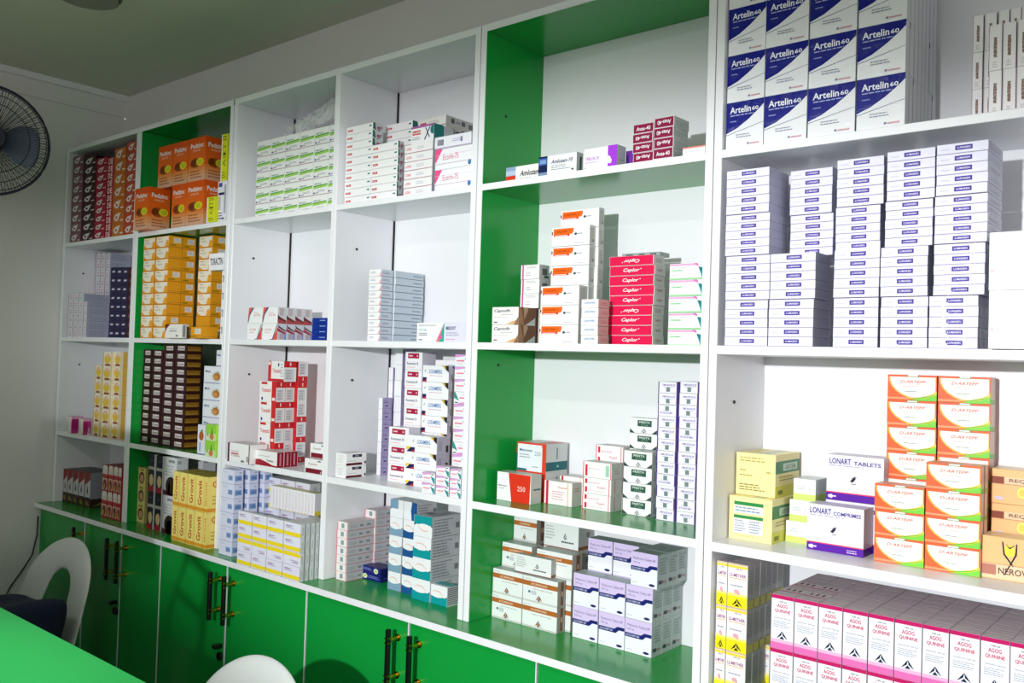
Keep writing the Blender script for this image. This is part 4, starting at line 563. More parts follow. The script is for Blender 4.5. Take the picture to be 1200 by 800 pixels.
# ================= first bay (far left)
for q, (k, xl, yb, xr, yt, n, d, nm) in enumerate([('mauve', 81.5, 284.8, 93.6, 185, 9, 0.012, 'dusky mauve carton'), ('maroon', 94.4, 283, 108.8, 186, 9, 0.014, 'near-black maroon carton'),
        ('crimson', 109.2, 280, 121.8, 187, 10, 0.012, 'crimson carton'), ('redtext', 122.4, 278.5, 129.6, 186, 11, 0.016, 'narrow red carton'), ('amber', 130.2, 276.5, 143.6, 175.5, 7, 0.006, 'amber carton'), ('rust', 144.2, 275, 157.4, 168.5, 9, 0.004, 'rust-red carton')]):
    S(k, nm, 'in top left corner bay', 1, xl, yb, xr, yt, n, d, dep=0.085, group=nm+'s on the top shelf')
# second shelf, far left: pink-striped bundles and navy packs
a = [(78.2, 84.2, 344, 6), (84.4, 90.2, 344, 6), (90.4, 96.0, 344, 6), (96.2, 100.4, 353, 5)]
for i, (xl, xr, yt, n) in enumerate(a):
    S('pinkstrip', 'thin pink-edged white carton', 'of front column '+NTH[i], 2, xl, 393.8, xr, yt, n, 0.005, dep=0.10, group='pink-edged cartons, front pile')
for i, (xl, xr) in enumerate([(102.8, 108.4), (108.6, 113.8), (114, 119.6), (119.8, 125)]):
    S('pinkstrip', 'pink-edged white carton', 'of tall rear column '+NTH[i], 2, xl, 394, xr, 297, 10, 0.118, dep=0.085, group='pink-edged cartons, rear pile')
for i, (xl, xr) in enumerate([(126.4, 132.8), (133, 139.6), (139.8, 146.6)]):
    S('navypack', 'small navy carton', 'in '+NTH[i]+' navy column', 2, xl, 394.4, xr, 313.5, 8, 0.006, dep=0.07, group='navy cartons on the second shelf')
# third shelf, far left
for i, (xl, yb, xr, yt, n) in enumerate([(108.6, 509.7, 116.4, 427, 5), (117.2, 511.4, 128.2, 412, 6), (129.4, 513, 139, 412, 6)]):
    S('yellowband', 'white carton with yellow ovals', 'in '+NTH[i]+' column', 3, xl, yb, xr, yt, n, None, dep=0.062, group='yellow oval cartons')
for i, (xl, yb, xr, yt, xs) in enumerate([(77.2, 506.5, 83.5, 487, 98), (92, 508.6, 97.2, 490, 106.8)]):
    S('pinkpack', 'pink and white flat pack, '+('left one' if i == 0 else 'right one with white triangle'), 'beside yellow oval cartons', 3, xl, yb, xr, yt, 1, None, xs=xs, group='pink packs on the third shelf')
# worktop, far left
for i, (xl, xr, yb, yt) in enumerate([(64.6, 72.0, 588.3, 547), (72.3, 78.8, 589.6, 548), (79.2, 85.4, 591, 549.2), (85.8, 91.8, 592.4, 550.5), (92.6, 98.8, 594.3, 551.4), (99.4, 106.1, 596.3, 552.5)]):
    S('tallred', 'tall grey carton with red-brown top', NTH[i]+' from left on dark worktop', 4, xl, yb, xr, yt, 1, 0.03, dep=0.105, group='tall red-brown topped cartons')
for i, (xl, xr, yb, yt) in enumerate([(119.2, 126, 602.6, 544), (126.2, 131.8, 604, 545), (132, 137.6, 605.5, 546), (137.8, 145.4, 607.2, 547.5)]):
    S('redpack', 'red and cream carton', 'in '+NTH[i]+' red column', 4, xl, yb, xr, yt, 2, -0.005, dep=0.09, group='red and cream cartons on the worktop')

# ================= second bay (green)
LO = []
A = S('orange', 'orange syrup carton standing apart', 'at left of lower orange row', 1, 156.2, 273, 172.6, 222, 1, -0.036, xs=198, ys=265, group='orange syrup cartons')
for i, (xl, xr, yb) in enumerate([(199.4, 216.2, 267), (216.8, 237.4, 265)]):
    LO.append(S('orange', 'orange syrup carton', NTH[i]+' of the lower pair', 1, xl, yb, xr, 222, 1, 0.0, dep=A['dep'], zt=A['top'], group='orange syrup cartons'))
for i, (xl, xr) in enumerate([(184.2, 200.6), (201, 218.8), (219.4, 239)]):
    S('orange', 'orange syrup carton', NTH[i]+' of the upper orange row', 1, xl, 219, xr, 170, 1, 0.004, dep=A['dep'], zb=A['top'], zt=A['top']+(A['top']-1.856)*1.0, group='orange syrup cartons')
S('lime', 'tall lime-yellow carton', 'upper one beside right divider', 1, 257.2, 222, 264.4, 158, 1, 0.012, dep=0.05, zb=1.985)
S('lime', 'lime-yellow carton', 'lower one right of orange cartons', 1, 241, 261, 251, 231.5, 1, -0.004, dep=0.03)
S('violetlabel', 'white carton with violet and grey labels', 'behind lower lime-yellow carton', 1, 253.4, 259, 263.8, 224, 1, 0.008, dep=0.05, zt=1.984)
# yellow vitamin cartons
SIDE = ['vit', 'vit2', 'vit', 'vit', 'vit', 'vit2', 'vit', 'vit', 'vit2']
VA = S(['vit'], 'yellow and white vitamin carton', 'in first yellow column', 2, 163.8, 395, 177.6, 279.6, 9, 0.012, dep=0.055, group='yellow vitamin cartons')
VB = S(SIDE, 'yellow and white vitamin carton', 'in second yellow column', 2, 178.2, 395, 193.4, 277.2, 9, 0.012, xs=211.5, ys=335, zt=VA['top'], group='yellow vitamin cartons')
block(['vitside', 'vitlabel', 'vitside', 'vitside', 'vitside', 'vit2', 'vit2', 'vit2', 'vitside'], 'plain amber vitamin carton', 'second yellow column', VB['X0'], VB['X1'], VB['back']+0.001, 1.491, VB['h'], 9, VB['dep'], 'yellow vitamin cartons')
S(['vitside', 'vitside', 'vit2', 'vit', 'vit2', 'vit', 'vit2', 'vit2', 'vit2'], 'yellow and white vitamin carton', 'in rear right column', 2, 228.6, 396, 244.6, 279, 9, 0.085, dep=0.06, zt=VA['top'], group='yellow vitamin cartons')
TC = S('toractin', 'white carton lettered in black', 'in stack behind right divider', 2, 256.8, 396.4, 276, 317, 4, 0.012, dep=0.05, group='white cartons lettered in black')
S('toractin', 'white carton lettered in black', 'pushed left over the stack', 2, 243.6, 318, 263.2, 296, 1, -0.004, dep=0.06, zb=TC['top'], zt=TC['top']+TC['h'], group='white cartons lettered in black')
S('whitearc', 'small white carton with brown corner', 'before the yellow cartons', 2, 192.6, 396, 212.4, 379.8, 1, -0.03, xs=220.6, ys=388)
S('vitlabel', 'yellow vitamin carton with white label', 'lying in front at right', 2, 222.8, 396.4, 236, 383, 1, -0.03, xs=254.6, ys=390, group='yellow vitamin cartons')
# dark stacks on the third shelf
for i, (xl, yb, xr, yt, n, xs) in enumerate([(162.2, 517, 174.2, 409, 12, None), (175, 519.6, 187.2, 409.5, 12, None), (188, 522, 200.8, 403.6, 13, None), (201.4, 524.6, 214.8, 403.6, 13, 234.6)]):
    kw = dict(xs=xs, ys=470) if xs else dict(dep=0.07)
    S('darkpack', 'dark maroon carton with cream name', 'in '+NTH[i]+' dark column', 3, xl, yb, xr, yt, n, 0.037, group='dark maroon cartons', **kw)
FB = S('fruitbox', 'white fruit-picture carton', 'in stack right of dark cartons', 3, 235.4, 530, 258.6, 428.5, 5, 0.06, dep=0.05, group='white fruit cartons')
S('fruitbox', 'white fruit-picture carton', 'on the rear stack top under shelf', 3, 252.6, 432, 268, 409.5, 1, 0.07, dep=0.05, zb=FB['top']+0.0005, zt=FB['top']+FB['h']*0.95, group='white fruit cartons')
S('fruittall', 'tall narrow white fruit carton', 'standing before the fruit stack', 3, 230.6, 531.6, 239.6, 497, 1, 0.008, xs=248, ys=520)
S('limefruit', 'lime green fruit carton', 'beside narrow fruit carton', 3, 240.4, 534.6, 257.4, 496.5, 2, -0.008, dep=0.015, group='lime green fruit cartons')
# worktop
S('ovals', 'slim yellow carton with three portraits', 'at green panel', 4, 160.2, 611, 169.6, 547, 1, 0.035, dep=0.04)
for i, (xl, xr, yb) in enumerate([(172.6, 180.6, 618.6), (181.6, 190.0, 621)]):
    S('blackface', 'slim black hair-dye carton', 'in '+('left' if i == 0 else 'right')+' black column', 4, xl, yb, xr, 531+i*2, 2, 0.008, dep=0.055, group='black hair-dye cartons')
S('greyface', 'grey carton with dark-haired face', 'beside the yellow row', 4, 190.6, 623.6, 205, 534.5, 2, 0.006, xs=221, ys=560, group='grey portrait cartons')
for i, (xl, xr) in enumerate([(205.5, 218.6), (219.2, 236)]):
    S('greyface', 'grey carton with dark-haired face', 'rear column '+NTH[i]+' behind yellow row', 4, xl, 612, xr, 533, 2, 0.115, dep=0.05, group='grey portrait cartons')
GV = []
for i, (xl, xr, yb) in enumerate([(201.6, 208.6, 627.6), (209, 218.2, 630), (218.6, 227.6, 632.6), (228, 238.2, 635.2), (238.8, 248.6, 638)]):
    r = S('grovit', 'yellow carton with upright red name', NTH[i]+' from left', 4, xl, yb, xr, 551.5 if not GV else 560, 2, -0.028, zt=GV[0]['top'] if GV else None, dep=0.085, group='yellow red-lettered cartons')
    GV.append(r)

# ================= third bay
gx = [298.2, 314.6, 331.4, 348, 365, 382.4, 400]
ref = None
for i in range(6):
    r = S('greenstripe', 'white carton with green stripe', 'in '+NTH[i]+' column', 1, gx[i], 251.5, gx[i+1]-0.2, 166.5, 5, 0.045, dep=0.07, zt=ref['top'] if ref else None, group='green-striped cartons')
    ref = ref or r
MQ = []
for i, (xl, xr) in enumerate([(288.8, 305.6), (306, 323.8)]):
    if i == 0: r = S(['mosq', 'mosqt'], 'white carton with red-grey swoosh', 'left column', 2, xl, 396.8, xr, 360.5, 2, 0.02, dep=0.035, group='red-grey swoosh cartons')
    else: r = S(['mosq', 'mosqt'], 'white carton with red-grey swoosh', 'right column', 2, xl, 396.8, xr, 360.5, 2, 0.02, xs=365, ys=380, zt=MQ[0]['top'], deep=4, group='red-grey swoosh cartons')
    MQ.append(r)
S('navyslat', 'thin navy blue carton', 'in pile at right divider', 2, 364.6, 397, 382.4, 372.5, 4, 0.012, dep=0.05, group='thin navy cartons')
S('maroonedge', 'white carton with maroon left edge', 'alone at left', 3, 266.4, 540.4, 292.2, 518, 1, None, dep=0.06)
MW = S('maroonwave', 'white and maroon wave carton', 'before the red stack', 3, 297.6, 544, 324.2, 526.6, 1, None, xs=349, ys=536, deep=3, group='maroon wave cartons', yr=547.6)
TA = S('tram', 'red and white carton', 'in front column of red stack', 3, 301.4, 537.5, 320.6, 446, 4, 0.045, xs=333, ys=490, group='red and white cartons')
t2 = block(['tram3', 'tram2', 'tram2', 'tram2'], 'red and white carton', 'in second column of red stack', TA['X0'], TA['X1'], TA['back']+0.0005, 1.128, TA['h'], 4, TA['dep'], 'red and white cartons')
t3 = block(['tram3', 'tram3', 'tram3', 'tram2', 'tram3'], 'red and white carton', 'in tall rear red column', TA['X0']+0.012, TA['X1']+0.014, t2['back']+0.0005, 1.128, TA['h'], 5, TA['dep']*1.05, 'red and white cartons')
block('tramtop', 'red and white carton', 'laid across the red stack top', TA['X0']+0.005, TA['X1']+0.009, t2['d']-0.012, t2['top'], TA['h'], 1, TA['dep']+0.01, 'red and white cartons', yaw=-0.05)
MB = S('maroonbase', 'white carton with maroon base', 'lower one by right divider', 3, 356.6, 553.6, 378, 536.6, 1, None, dep=0.05, group='maroon base cartons')
S('maroonbase', 'white carton with maroon base', 'upper one by right divider', 3, 362.6, 535, 381, 517, 1, MB['d']+0.02, dep=0.05, zb=MB['top'], zt=MB['top']+MB['h'], group='maroon base cartons')
# worktop
lb = S('lilacbox', 'pale lilac carton with blue label', 'in front lilac column', 4, 257.2, 648.7, 272.2, 549, 6, None, xs=284.4, ys=600, group='pale lilac cartons')
b2 = block('lilacbox', 'pale lilac carton with blue label', 'in second lilac column', lb['X0']+0.010, lb['X1']+0.012, lb['back']+0.012, 0.852, lb['h'], 6, lb['dep'], 'pale lilac cartons')
block('lilacbox', 'pale lilac carton with blue label', 'in third lilac column', lb['X0']+0.024, lb['X1']+0.028, b2['back']+0.010, 0.852, lb['h'], 6, lb['dep']*0.9, 'pale lilac cartons')
yx = [278.2, 295, 312.2, 331.6, 352]
yr_ = [662, 667, 672.2, 677.6, 683.4]
yz = onY(277.8+2, 598, -0.058).z
for i in range(4):
    S(['yelband', 'yelbandx', 'yelband', 'yelband'], 'white carton with yellow band', 'in '+NTH[i]+' front column', 4, yx[i], yr_[i], yx[i+1]-0.2, 598, 4, -0.058, dep=0.016, zt=yz, yr=yr_[i+1], deep=6 if i == 3 else 1, group='yellow-banded cartons')
YT = yz
for i, (xl, xr) in enumerate([(311, 327.2), (327.6, 344), (344.4, 361.4)]):
    S('yelband', 'white carton with yellow band', 'in '+NTH[i]+' rear column', 4, xl, 640, xr, 559, 5, 0.075, dep=0.05, zt=onY(313, 558.5, 0.075).z, group='yellow-banded cartons, rear pile', deep_skip=((0, 0), (0, 1), (0, 2)) if False else ())
for k in range(14):
    xa = 316+(369-316)*k/14; xb = 316+(369-316)*(k+1)/14
    P0 = onY(xa, 618, 0.045); P1 = onY(xb, 618, 0.045)
    put(get_mesh('slat', P1.x-P0.x-0.0008, 0.062, 0.028, False), 'thin white carton on edge, %s from left on yellow-banded pile' % (NTH[k] if k < 11 else ['twelfth', 'thirteenth', 'fourteenth'][k-11]), (P0.x+P1.x)/2, 0.043, YT+0.0004, 'thin cartons stood on edge', 0)

# ================= fourth bay
def redl(i, xl, yb, xr, yt, n, d, nm, **kw): return S('redlabel', 'flat white carton with red label', nm, 1, xl, yb, xr, yt, n, d, group='red-labelled flat cartons', **kw)
r1 = redl(0, 402.6, 236.5, 433.6, 149.6, 10, 0.022, 'in far left stack', xs=449, ys=160)
redl(1, 449, 228, 480.6, 147.2, 10, 0.085, 'in rear middle stack', dep=0.08)
r3 = redl(2, 433.4, 232.6, 464.2, 170.4, 7, 0.018, 'in front middle stack', xs=472.4, ys=200)
p4 = S('pinklabel', 'flat white carton with pink letters', 'in stack under the X carton', 1, 471.8, 226.4, 505.2, 170.6, 6, 0.022, xs=511, ys=200, group='pink-lettered flat cartons')
S('xbox', 'white carton marked with a blue X', 'on the pink-lettered stack', 1, 481.4, 170, 508, 149.4, 1, 0.024, dep=0.07, zb=p4['top'], zt=onY(481.4, 149.2, 0.024).z)
S('greyback', 'white carton with grey barcode sides', 'in rear stack', 1, 487, 222, 519.6, 141, 9, 0.105, xs=556, ys=150, group='rear barcode cartons')
p6 = S('pinktri', 'large white carton with pink triangle', 'beside right divider', 1, 508.6, 221.4, 552.6, 176, 2, 0.004, dep=0.10, group='pink triangle cartons')
S('whitebar', 'white carton with barcode', 'on the pink triangle cartons', 1, 509.4, 176, 551, 161.6, 1, 0.0, dep=0.09, zb=p6['top'], zt=onY(509.6, 161.4, 0.0).z, yaw=0.03)
gs = S('greyside', 'white carton with pale grey side', 'in tall grey stack', 2, 429.4, 398.6, 443.8, 316, 10, 0.05, xs=459, ys=360, group='grey-sided cartons')
block('greyside2', 'pale grey carton', 'behind tall grey stack', gs['X0']+0.002, gs['X1']+0.004, gs['back']+0.003, 1.491, gs['h'], 10, 0.5*(0.2115-gs['back'])+0.045, 'grey-sided cartons', jit=2.5)
S('biscot', 'white carton with green-pink triangle', 'right of the grey stack', 2, 487, 399, 546.6, 377.8, 1, 0.004, dep=0.06)
S('blacklabel', 'small white carton with black label', 'at left of bay', 3, 392.4, 559, 404.8, 530, 2, None, xs=429, ys=545, group='black-labelled cartons', yr=560.6)
l1 = S('lilacside', 'narrow white carton with lilac side', 'in front lilac-sided stack', 3, 440.5, 556.6, 445.2, 466, 7, None, xs=458, ys=510, group='lilac-sided cartons')
S('lilacside', 'narrow white carton with lilac side', 'in middle lilac-sided stack', 3, 451, 552, 456.4, 430.5, 8, l1['d']+0.055, dep=0.05, group='lilac-sided cartons')
S('lilacside', 'narrow white carton with lilac side', 'in rear lilac-sided stack', 3, 458.4, 545, 467, 408.8, 8, 0.16, dep=0.05, group='lilac-sided cartons')
c1 = S('crimlabel', 'white carton with crimson label', 'in lower front stack', 3, 453.4, 563.6, 476.6, 499.6, 3, None, dep=0.04, group='crimson-labelled cartons', yr=569)
bl = S('bluename', 'white carton with blue name', 'in lower front stack', 3, 474.2, 570.4, 509.8, 509, 3, c1['d']-0.012, xs=526, ys=535, group='blue-named cartons')
S('crimlabel', 'white carton with crimson label', 'in taller rear stack', 3, 470, 556, 490, 411.5, 7, c1['d']+0.045, dep=0.05, group='crimson-labelled cartons')
S('bluename', 'white carton with blue name', 'in taller rear stack', 3, 486, 560, 521.6, 427.5, 7, bl['d']+0.062, xs=528.5, ys=480, group='blue-named cartons')
S('bluename', 'white carton with blue name', 'at very top right rear', 3, 509, 432, 545, 408, 1, 0.15, dep=0.05, zb=1.40, zt=1.448, group='blue-named cartons')
block('plain', 'plain pale carton', 'behind blue-named stack', onY(509, 480, 0.15).x, onY(540, 480, 0.15).x, 0.15, 1.128, 0.136, 2, 0.05, 'plain pale cartons')
pt = None
for i, (xl, yb, xr, yt, n) in enumerate([(493.4, 579.6, 508.8, 553, 2), (509.4, 582.4, 525, 545.6, 3), (525.6, 585.6, 543, 549, 3)]):
    pt = S('pinkteal', 'small pink and teal carton', 'in '+NTH[i]+' front column', 3, xl, yb, xr, yt, n, 0.004 if i == 0 else 0.0, dep=0.03, group='pink and teal cartons')
S(['pinkteal', 'pinkteal', 'pinkteal', 'pinktealx'], 'small pink and teal carton', 'in tall column by divider', 3, 527.6, 576, 545.4, 415, 11, 0.07, dep=0.06, group='pink and teal cartons')
pe = S('pinkedge', 'flat white carton with pink edges', 'in front stack', 4, 393.2, 678.7, 406, 610.4, 7, None, xs=437, ys=650, group='pink-edged flat cartons', yr=681.5)
p2 = block('pinkedge', 'flat white carton with pink edges', 'in rear stack', pe['X0']+0.004, pe['X1']+0.006, pe['back']+0.002, 0.852, pe['h'], 8, max(0.03, 0.2105-pe['back']), 'pink-edged flat cartons')
nb = S(['navybox', 'navybox2'], 'flat navy carton with yellow disc', 'before pink-edged stack', 4, 424.2, 677.8, 446.2, 661.8, 2, None, dep=0.05, yr=684, group='navy disc cartons')
s1 = S(['steelwave', 'steelwave', 'steelwave', 'steelwave', 'steelup'], 'white carton with steel-blue wave', 'in left column', 4, 454.4, 690, 469.6, 584.4, 5, None, dep=0.07, group='steel-blue wave cartons', yr=694.6)
S(['bluewave', 'bluewave', 'bluewave', 'bluewave', 'blueup'], 'white carton with dark blue wave', 'in middle column', 4, 470, 694.6, 486, 584.4, 5, s1['d'], dep=0.07, zt=s1['top'], group='dark blue wave cartons')
tw = S(['tealwave', 'tealwave', 'tealwave', 'tealwavex'], 'large white carton with teal wave', 'in right column', 4, 482.2, 701, 503.7, 603, 4, None, xs=538.4, ys=650, group='teal wave cartons', yr=706)
S('tealslat', 'white carton with teal wave and slatted side', 'low front right', 4, 502.9, 706.2, 524.2, 683.6, 1, None, xs=536.4, ys=700, yr=711.5)

# ================= fifth bay (green)
S('amlo1', 'white carton with blue-red square', 'far left on top shelf', 1, 592.4, 209.4, 634, 196.6, 1, 0.022, dep=0.05)
S('amlo2', 'white carton with dark blue end', 'second from left on top shelf', 1, 630.6, 205, 675.4, 184.2, 1, 0.006, xs=683.6, ys=190)
S('purplepanel', 'white carton with purple end panel', 'middle of top shelf', 1, 684, 199.6, 723.4, 175, 1, 0.006, xs=734, ys=190)
S('purple', 'small purple carton', 'between purple-panelled and dark red cartons', 1, 733.6, 195, 742.6, 177.4, 1, 0.045, dep=0.04)
av = S(['avasx', 'avasx', 'avasx', 'avas'], 'dark red carton', 'in left dark red pile', 1, 741, 194, 765.4, 147, 4, 0.004, dep=0.10, group='dark red cartons', jit=2.5)
S(['avas', 'avasx', 'avasx', 'avasx'], 'dark red carton', 'in right dark red pile', 1, 766, 190, 789.6, 139.4, 4, 0.0, xs=808, ys=160, group='dark red cartons', jit=2.0)
S('flatcoral', 'flat white carton with coral top', 'at right end of top shelf', 1, 800.6, 187, 827.4, 173.8, 1, 0.004, dep=0.07)
cf = S('captofit', 'white carton with brown side', 'in front left pair', 2, 575, 402.2, 606, 359.8, 2, 0.006, xs=630, ys=381, group='brown-sided cartons')
S('magstrip', 'white carton with magenta strip', 'in pile on brown-sided cartons', 2, 608.6, 359.6, 630.4, 310.6, 3, 0.06, xs=643, ys=335, zb=cf['top'], group='magenta strip cartons')
block('plain', 'plain pale carton', 'under magenta strip pile', onY(608.6, 380, 0.06).x+0.01, onY(629, 380, 0.06).x, cf['back']+0.001, 1.491, cf['top']-1.491, 1, 0.04, 'plain pale cartons')
ol = S('orangelabel', 'white carton with orange label', 'in lower front pile', 2, 631, 403, 676.4, 335.5, 3, 0.05, xs=687, ys=370, group='orange-labelled cartons')
o2 = S('orangelabel', 'white carton with orange label', 'in tall second pile', 2, 642.4, 403, 687, 267, 6, 0.05+ol['dep']+0.001, xs=697, ys=300, group='orange-labelled cartons')
o3 = S('orangelabel', 'white carton with orange label', 'in tallest rear pile', 2, 652, 403, 697.4, 247.4, 7, o2['back']+0.001, xs=707, ys=300, group='orange-labelled cartons')
S('bluetext', 'small white carton with blue text', 'in pile between orange and red', 2, 679.4, 403.6, 699.6, 350.6, 5, 0.012, xs=713, ys=375, group='blue-text cartons')
cpl = S(['caplor', 'caplor', 'caplor', 'caplorx', 'caplor', 'caplor', 'caplor', 'caplor', 'caplorx'], 'bright red carton with white name', 'in red pile', 2, 711, 404, 763.6, 301, 9, 0.07, xs=778, ys=350, group='bright red cartons', jit=4.0)
block('caplorg', 'grey blister pack', 'on top of the bright red pile', cpl['X0']+0.012, cpl['X1']-0.004, cpl['d']+0.03, cpl['top']+0.0005, 0.009, 1, 0.04, 'grey blister packs')
S('tealcorner', 'white carton with teal corner', 'in pile by right divider', 2, 782, 404.6, 822.6, 309.4, 5, 0.09, dep=0.07, group='teal-cornered cartons')
b1 = S('red250', 'white carton with red panel reading 250', 'front left', 3, 581, 585, 620.8, 552, 1, None, xs=633.6, ys=570, yr=589.6)
b2_ = S('blue250', 'white carton reading 250, teal band', 'behind red-panel carton', 3, 603.6, 578, 638.4, 517, 2, 0.118, dep=0.082, group='teal-banded cartons')
rs = S('redstrip', 'white carton with red strip', 'front, low', 3, 636.4, 589.2, 669, 562, 1, None, xs=680, ys=575, yr=592.8)
S('redstrip', 'white carton with red strip', 'half hidden behind another', 3, 655, 580, 683, 556.6, 1, rs['back']+0.004, dep=0.05, group='white carton with red strips')
rd = S(['reddash', 'reddash', 'reddash2'], 'white carton with red dashes', 'in front pile', 3, 681, 595, 714.4, 539.6, 3, None, xs=728, ys=565, group='red-dashed cartons', yr=600)
S('reddash', 'white carton with red dashes', 'in rear pile', 3, 696, 585, 728, 520.4, 3, 0.165, dep=0.045, group='red-dashed cartons')
gl = S('greenlabel', 'white carton with dark green label', 'in front pile', 3, 728.2, 601, 761.6, 526.8, 4, None, dep=0.05, group='green-labelled cartons', yr=605)
S('greenlabel', 'white carton with dark green label', 'in taller rear pile', 3, 735, 590, 767, 488.4, 6, gl['back']+0.001, dep=0.045, group='green-labelled cartons')
OM = ['omca', 'omca', 'omca', 'omcax', 'omca', 'omca']
om1 = S(OM, 'small white carton with violet edges', 'in left violet column', 3, 766.4, 607.4, 789, 446.4, 12, None, dep=0.06, group='violet-edged cartons', jit=1.6)
S(OM[2:]+OM[:2], 'small white carton with violet edges', 'in right violet column', 3, 790.6, 613, 813.4, 446, 12, om1['d'], dep=0.06, zt=om1['top']+0.002, group='violet-edged cartons', jit=1.6)
# worktop
bb = S(['brownband2', 'brownband'], 'white carton with brown band', 'in front left column', 4, 572, 721, 610.6, 664.2, 2, None, dep=0.05, yr=732, group='brown-banded cartons')
bb2 = S(['brownband', 'brownband2'], 'white carton with brown band', 'in front right column', 4, 611, 731.6, 652, 664.2, 2, bb['d'], xs=662, ys=712, zt=bb['top'], group='brown-banded cartons', deep=1)
bk = bb2['back']+0.001
block(['brownband2', 'brownband'], 'white carton with brown band', 'rear left column', bb['X0'], bb['X1'], bk, 0.852, bb['h'], 3, 0.04, 'brown-banded cartons, rear')
block(['brownband', 'brownband2'], 'white carton with brown band', 'rear right column', bb2['X0']+0.012, bb2['X1']+0.014, bk, 0.852, bb['h'], 3, 0.04, 'brown-banded cartons, rear')
block(['brownband'], 'white carton with brown band', 'left column at back', bb['X0']-0.012, bb['X1']-0.02, bk+0.041, 0.852, bb['h'], 4, 0.04, 'brown-banded cartons, back') if bk+0.081 < 0.212 else block(['brownband'], 'white carton with brown band', 'left column at back', bb['X0']-0.012, bb['X1']-0.02, bk+0.041, 0.852, bb['h'], 4, 0.211-bk-0.041, 'brown-banded cartons, back')
block(['brownback', 'brownback', 'brownback', 'brownback'], 'white carton with brown band', 'right column at back', bb2['X0']+0.0, bb2['X1']+0.0, bk+0.041, 0.852, bb['h'], 4, 0.211-bk-0.041, 'brown-banded cartons, back')
block('brownback', 'white carton lying, printed back showing', 'on the brown-banded front row', bb2['X0']-0.035, bb2['X1']-0.03, bb2['d']+0.012, bb2['top']+0.0004, bb['h']*0.72, 1, 0.035, 'printed-back cartons', yaw=0.02)
mf = None
for i, (xl, yb, xr, yr) in enumerate([(669.8, 746, 699.6, 752), (700, 752, 730.6, 759), (731, 759, 762.6, 767.5)]):
    m_ = S('metform', 'white and lilac carton, navy stripe', 'in '+NTH[i]+' column', 4, xl, yb, xr, 670, 2, mf['d'] if mf else 0.088, zt=mf['top'] if mf else None, yr=yr, dep=0.04, deep=3 if i == 2 else 1, group='navy-striped lilac cartons', film=False)
    mf = mf or m_
mz = mf['top']; mh = mf['h']
for i, (xl, xr) in enumerate([(687.4, 716), (716.8, 747)]):
    P0 = onY(xl, 683, mf['d']+0.045).x; P1 = onY(xr, 690, mf['d']+0.045).x
    block('metform', 'white and lilac carton, navy stripe', 'upper '+('left' if i == 0 else 'middle')+', set back', P0, P1, mf['d']+0.045, mz, mh, 1, 0.04, 'navy-striped lilac cartons')
    block('metform', 'white and lilac carton, navy stripe', 'beneath upper '+('left' if i == 0 else 'middle')+' one', P0, P1, mf['d']+0.045, 0.852, mh, 2, 0.04, 'navy-striped lilac cartons')
block('metform', 'white and lilac carton, navy stripe', 'upper right', onY(738, 688, mf['d']).x, onY(769.6, 690, mf['d']).x, mf['d'], mz, mh, 1, 0.04, 'navy-striped lilac cartons', deep=3)

# ================= sixth bay (right)
ax = [(847, 895.6, 174), (896.4, 947, 168), (948, 1004, 161), (1005.8, 1063.6, 156)]
AZ = 1.856+0.087*1.0
zt0 = onY(848, 120.4, 0.008).z; hh = min(zt0-1.856, 0.0883)
for i, (xl, xr, yb) in enumerate(ax):
    X0 = onY(xl, yb, 0.008).x; X1 = onY(xr, yb, 0.008).x
    block('artelin', 'film-wrapped blue and white carton', 'in '+NTH[i]+' blue column', X0, X1, 0.008, 1.856, hh, 4, 0.0225, 'blue and white cartons', deep=8 if i == 3 else 1, film=True)
for q, (cols, rows, d, nm) in enumerate([([(1143, 1155.6), (1157, 1171.4), (1173, 1186), (1187, 1200), (1201, 1215)], 3, 0.075, 'rear'), ([(1162.4, 1178), (1179, 1195), (1196, 1212)], 2, 0.03, 'front')]):
    for i, (xl, xr) in enumerate(cols):
        z1 = onY(1144 if q == 0 else 1164, 25 if q == 0 else 36, d).z
        S('standing', 'slim white carton stood upright', 'in %s %s column' % (NTH[i], nm), 1, xl, 140, xr, 25, rows, d, dep=0.04, zt=z1, group='slim upright cartons, '+nm+' block')
LU = [  # (xl, xr, ytop) per level from the bottom, front depth, right-side px
 [(848.6, 899, 352, 0.0, 0), (850, 902, 300.7, 0.0, 0), (850, 902, 253, 0.0, 923), (851.4, 902, 201.5, 0.0, 926)],
 [(900, 953, 352, 0.0, 974), (902.4, 956, 299, 0.0, 974), (926.4, 977.4, 260.6, 0.06, 0), (926.6, 976.6, 210.4, 0.06, 0)],
 [(976.4, 1029.6, 355, 0.0, 0), (977.4, 1031.4, 303.6, 0.0, 0), (980, 1033, 254.7, 0.02, 0), (981.8, 1037.4, 201.6, 0.02, 0)],
 [(1032, 1088, 356, 0.0, 0), (1032.4, 1088.6, 302, 0.0, 0), (1038.4, 1095, 249, 0.006, 0), (1040.8, 1098, 196, 0.006, 0)],
 [(1089.4, 1148, 357, 0.0, 0), (1095.4, 1156.6, 299, 0.0, 0), (1097, 1160, 244.7, 0.0, 0), (1099.4, 1161, 188.6, 0.0, 0)]]
LUT = [1.491]
for lv in range(4):
    xl, xr, yt, d, xs = LU[0][lv]; LUT.append(onY(xl, yt, d+0.004).z)
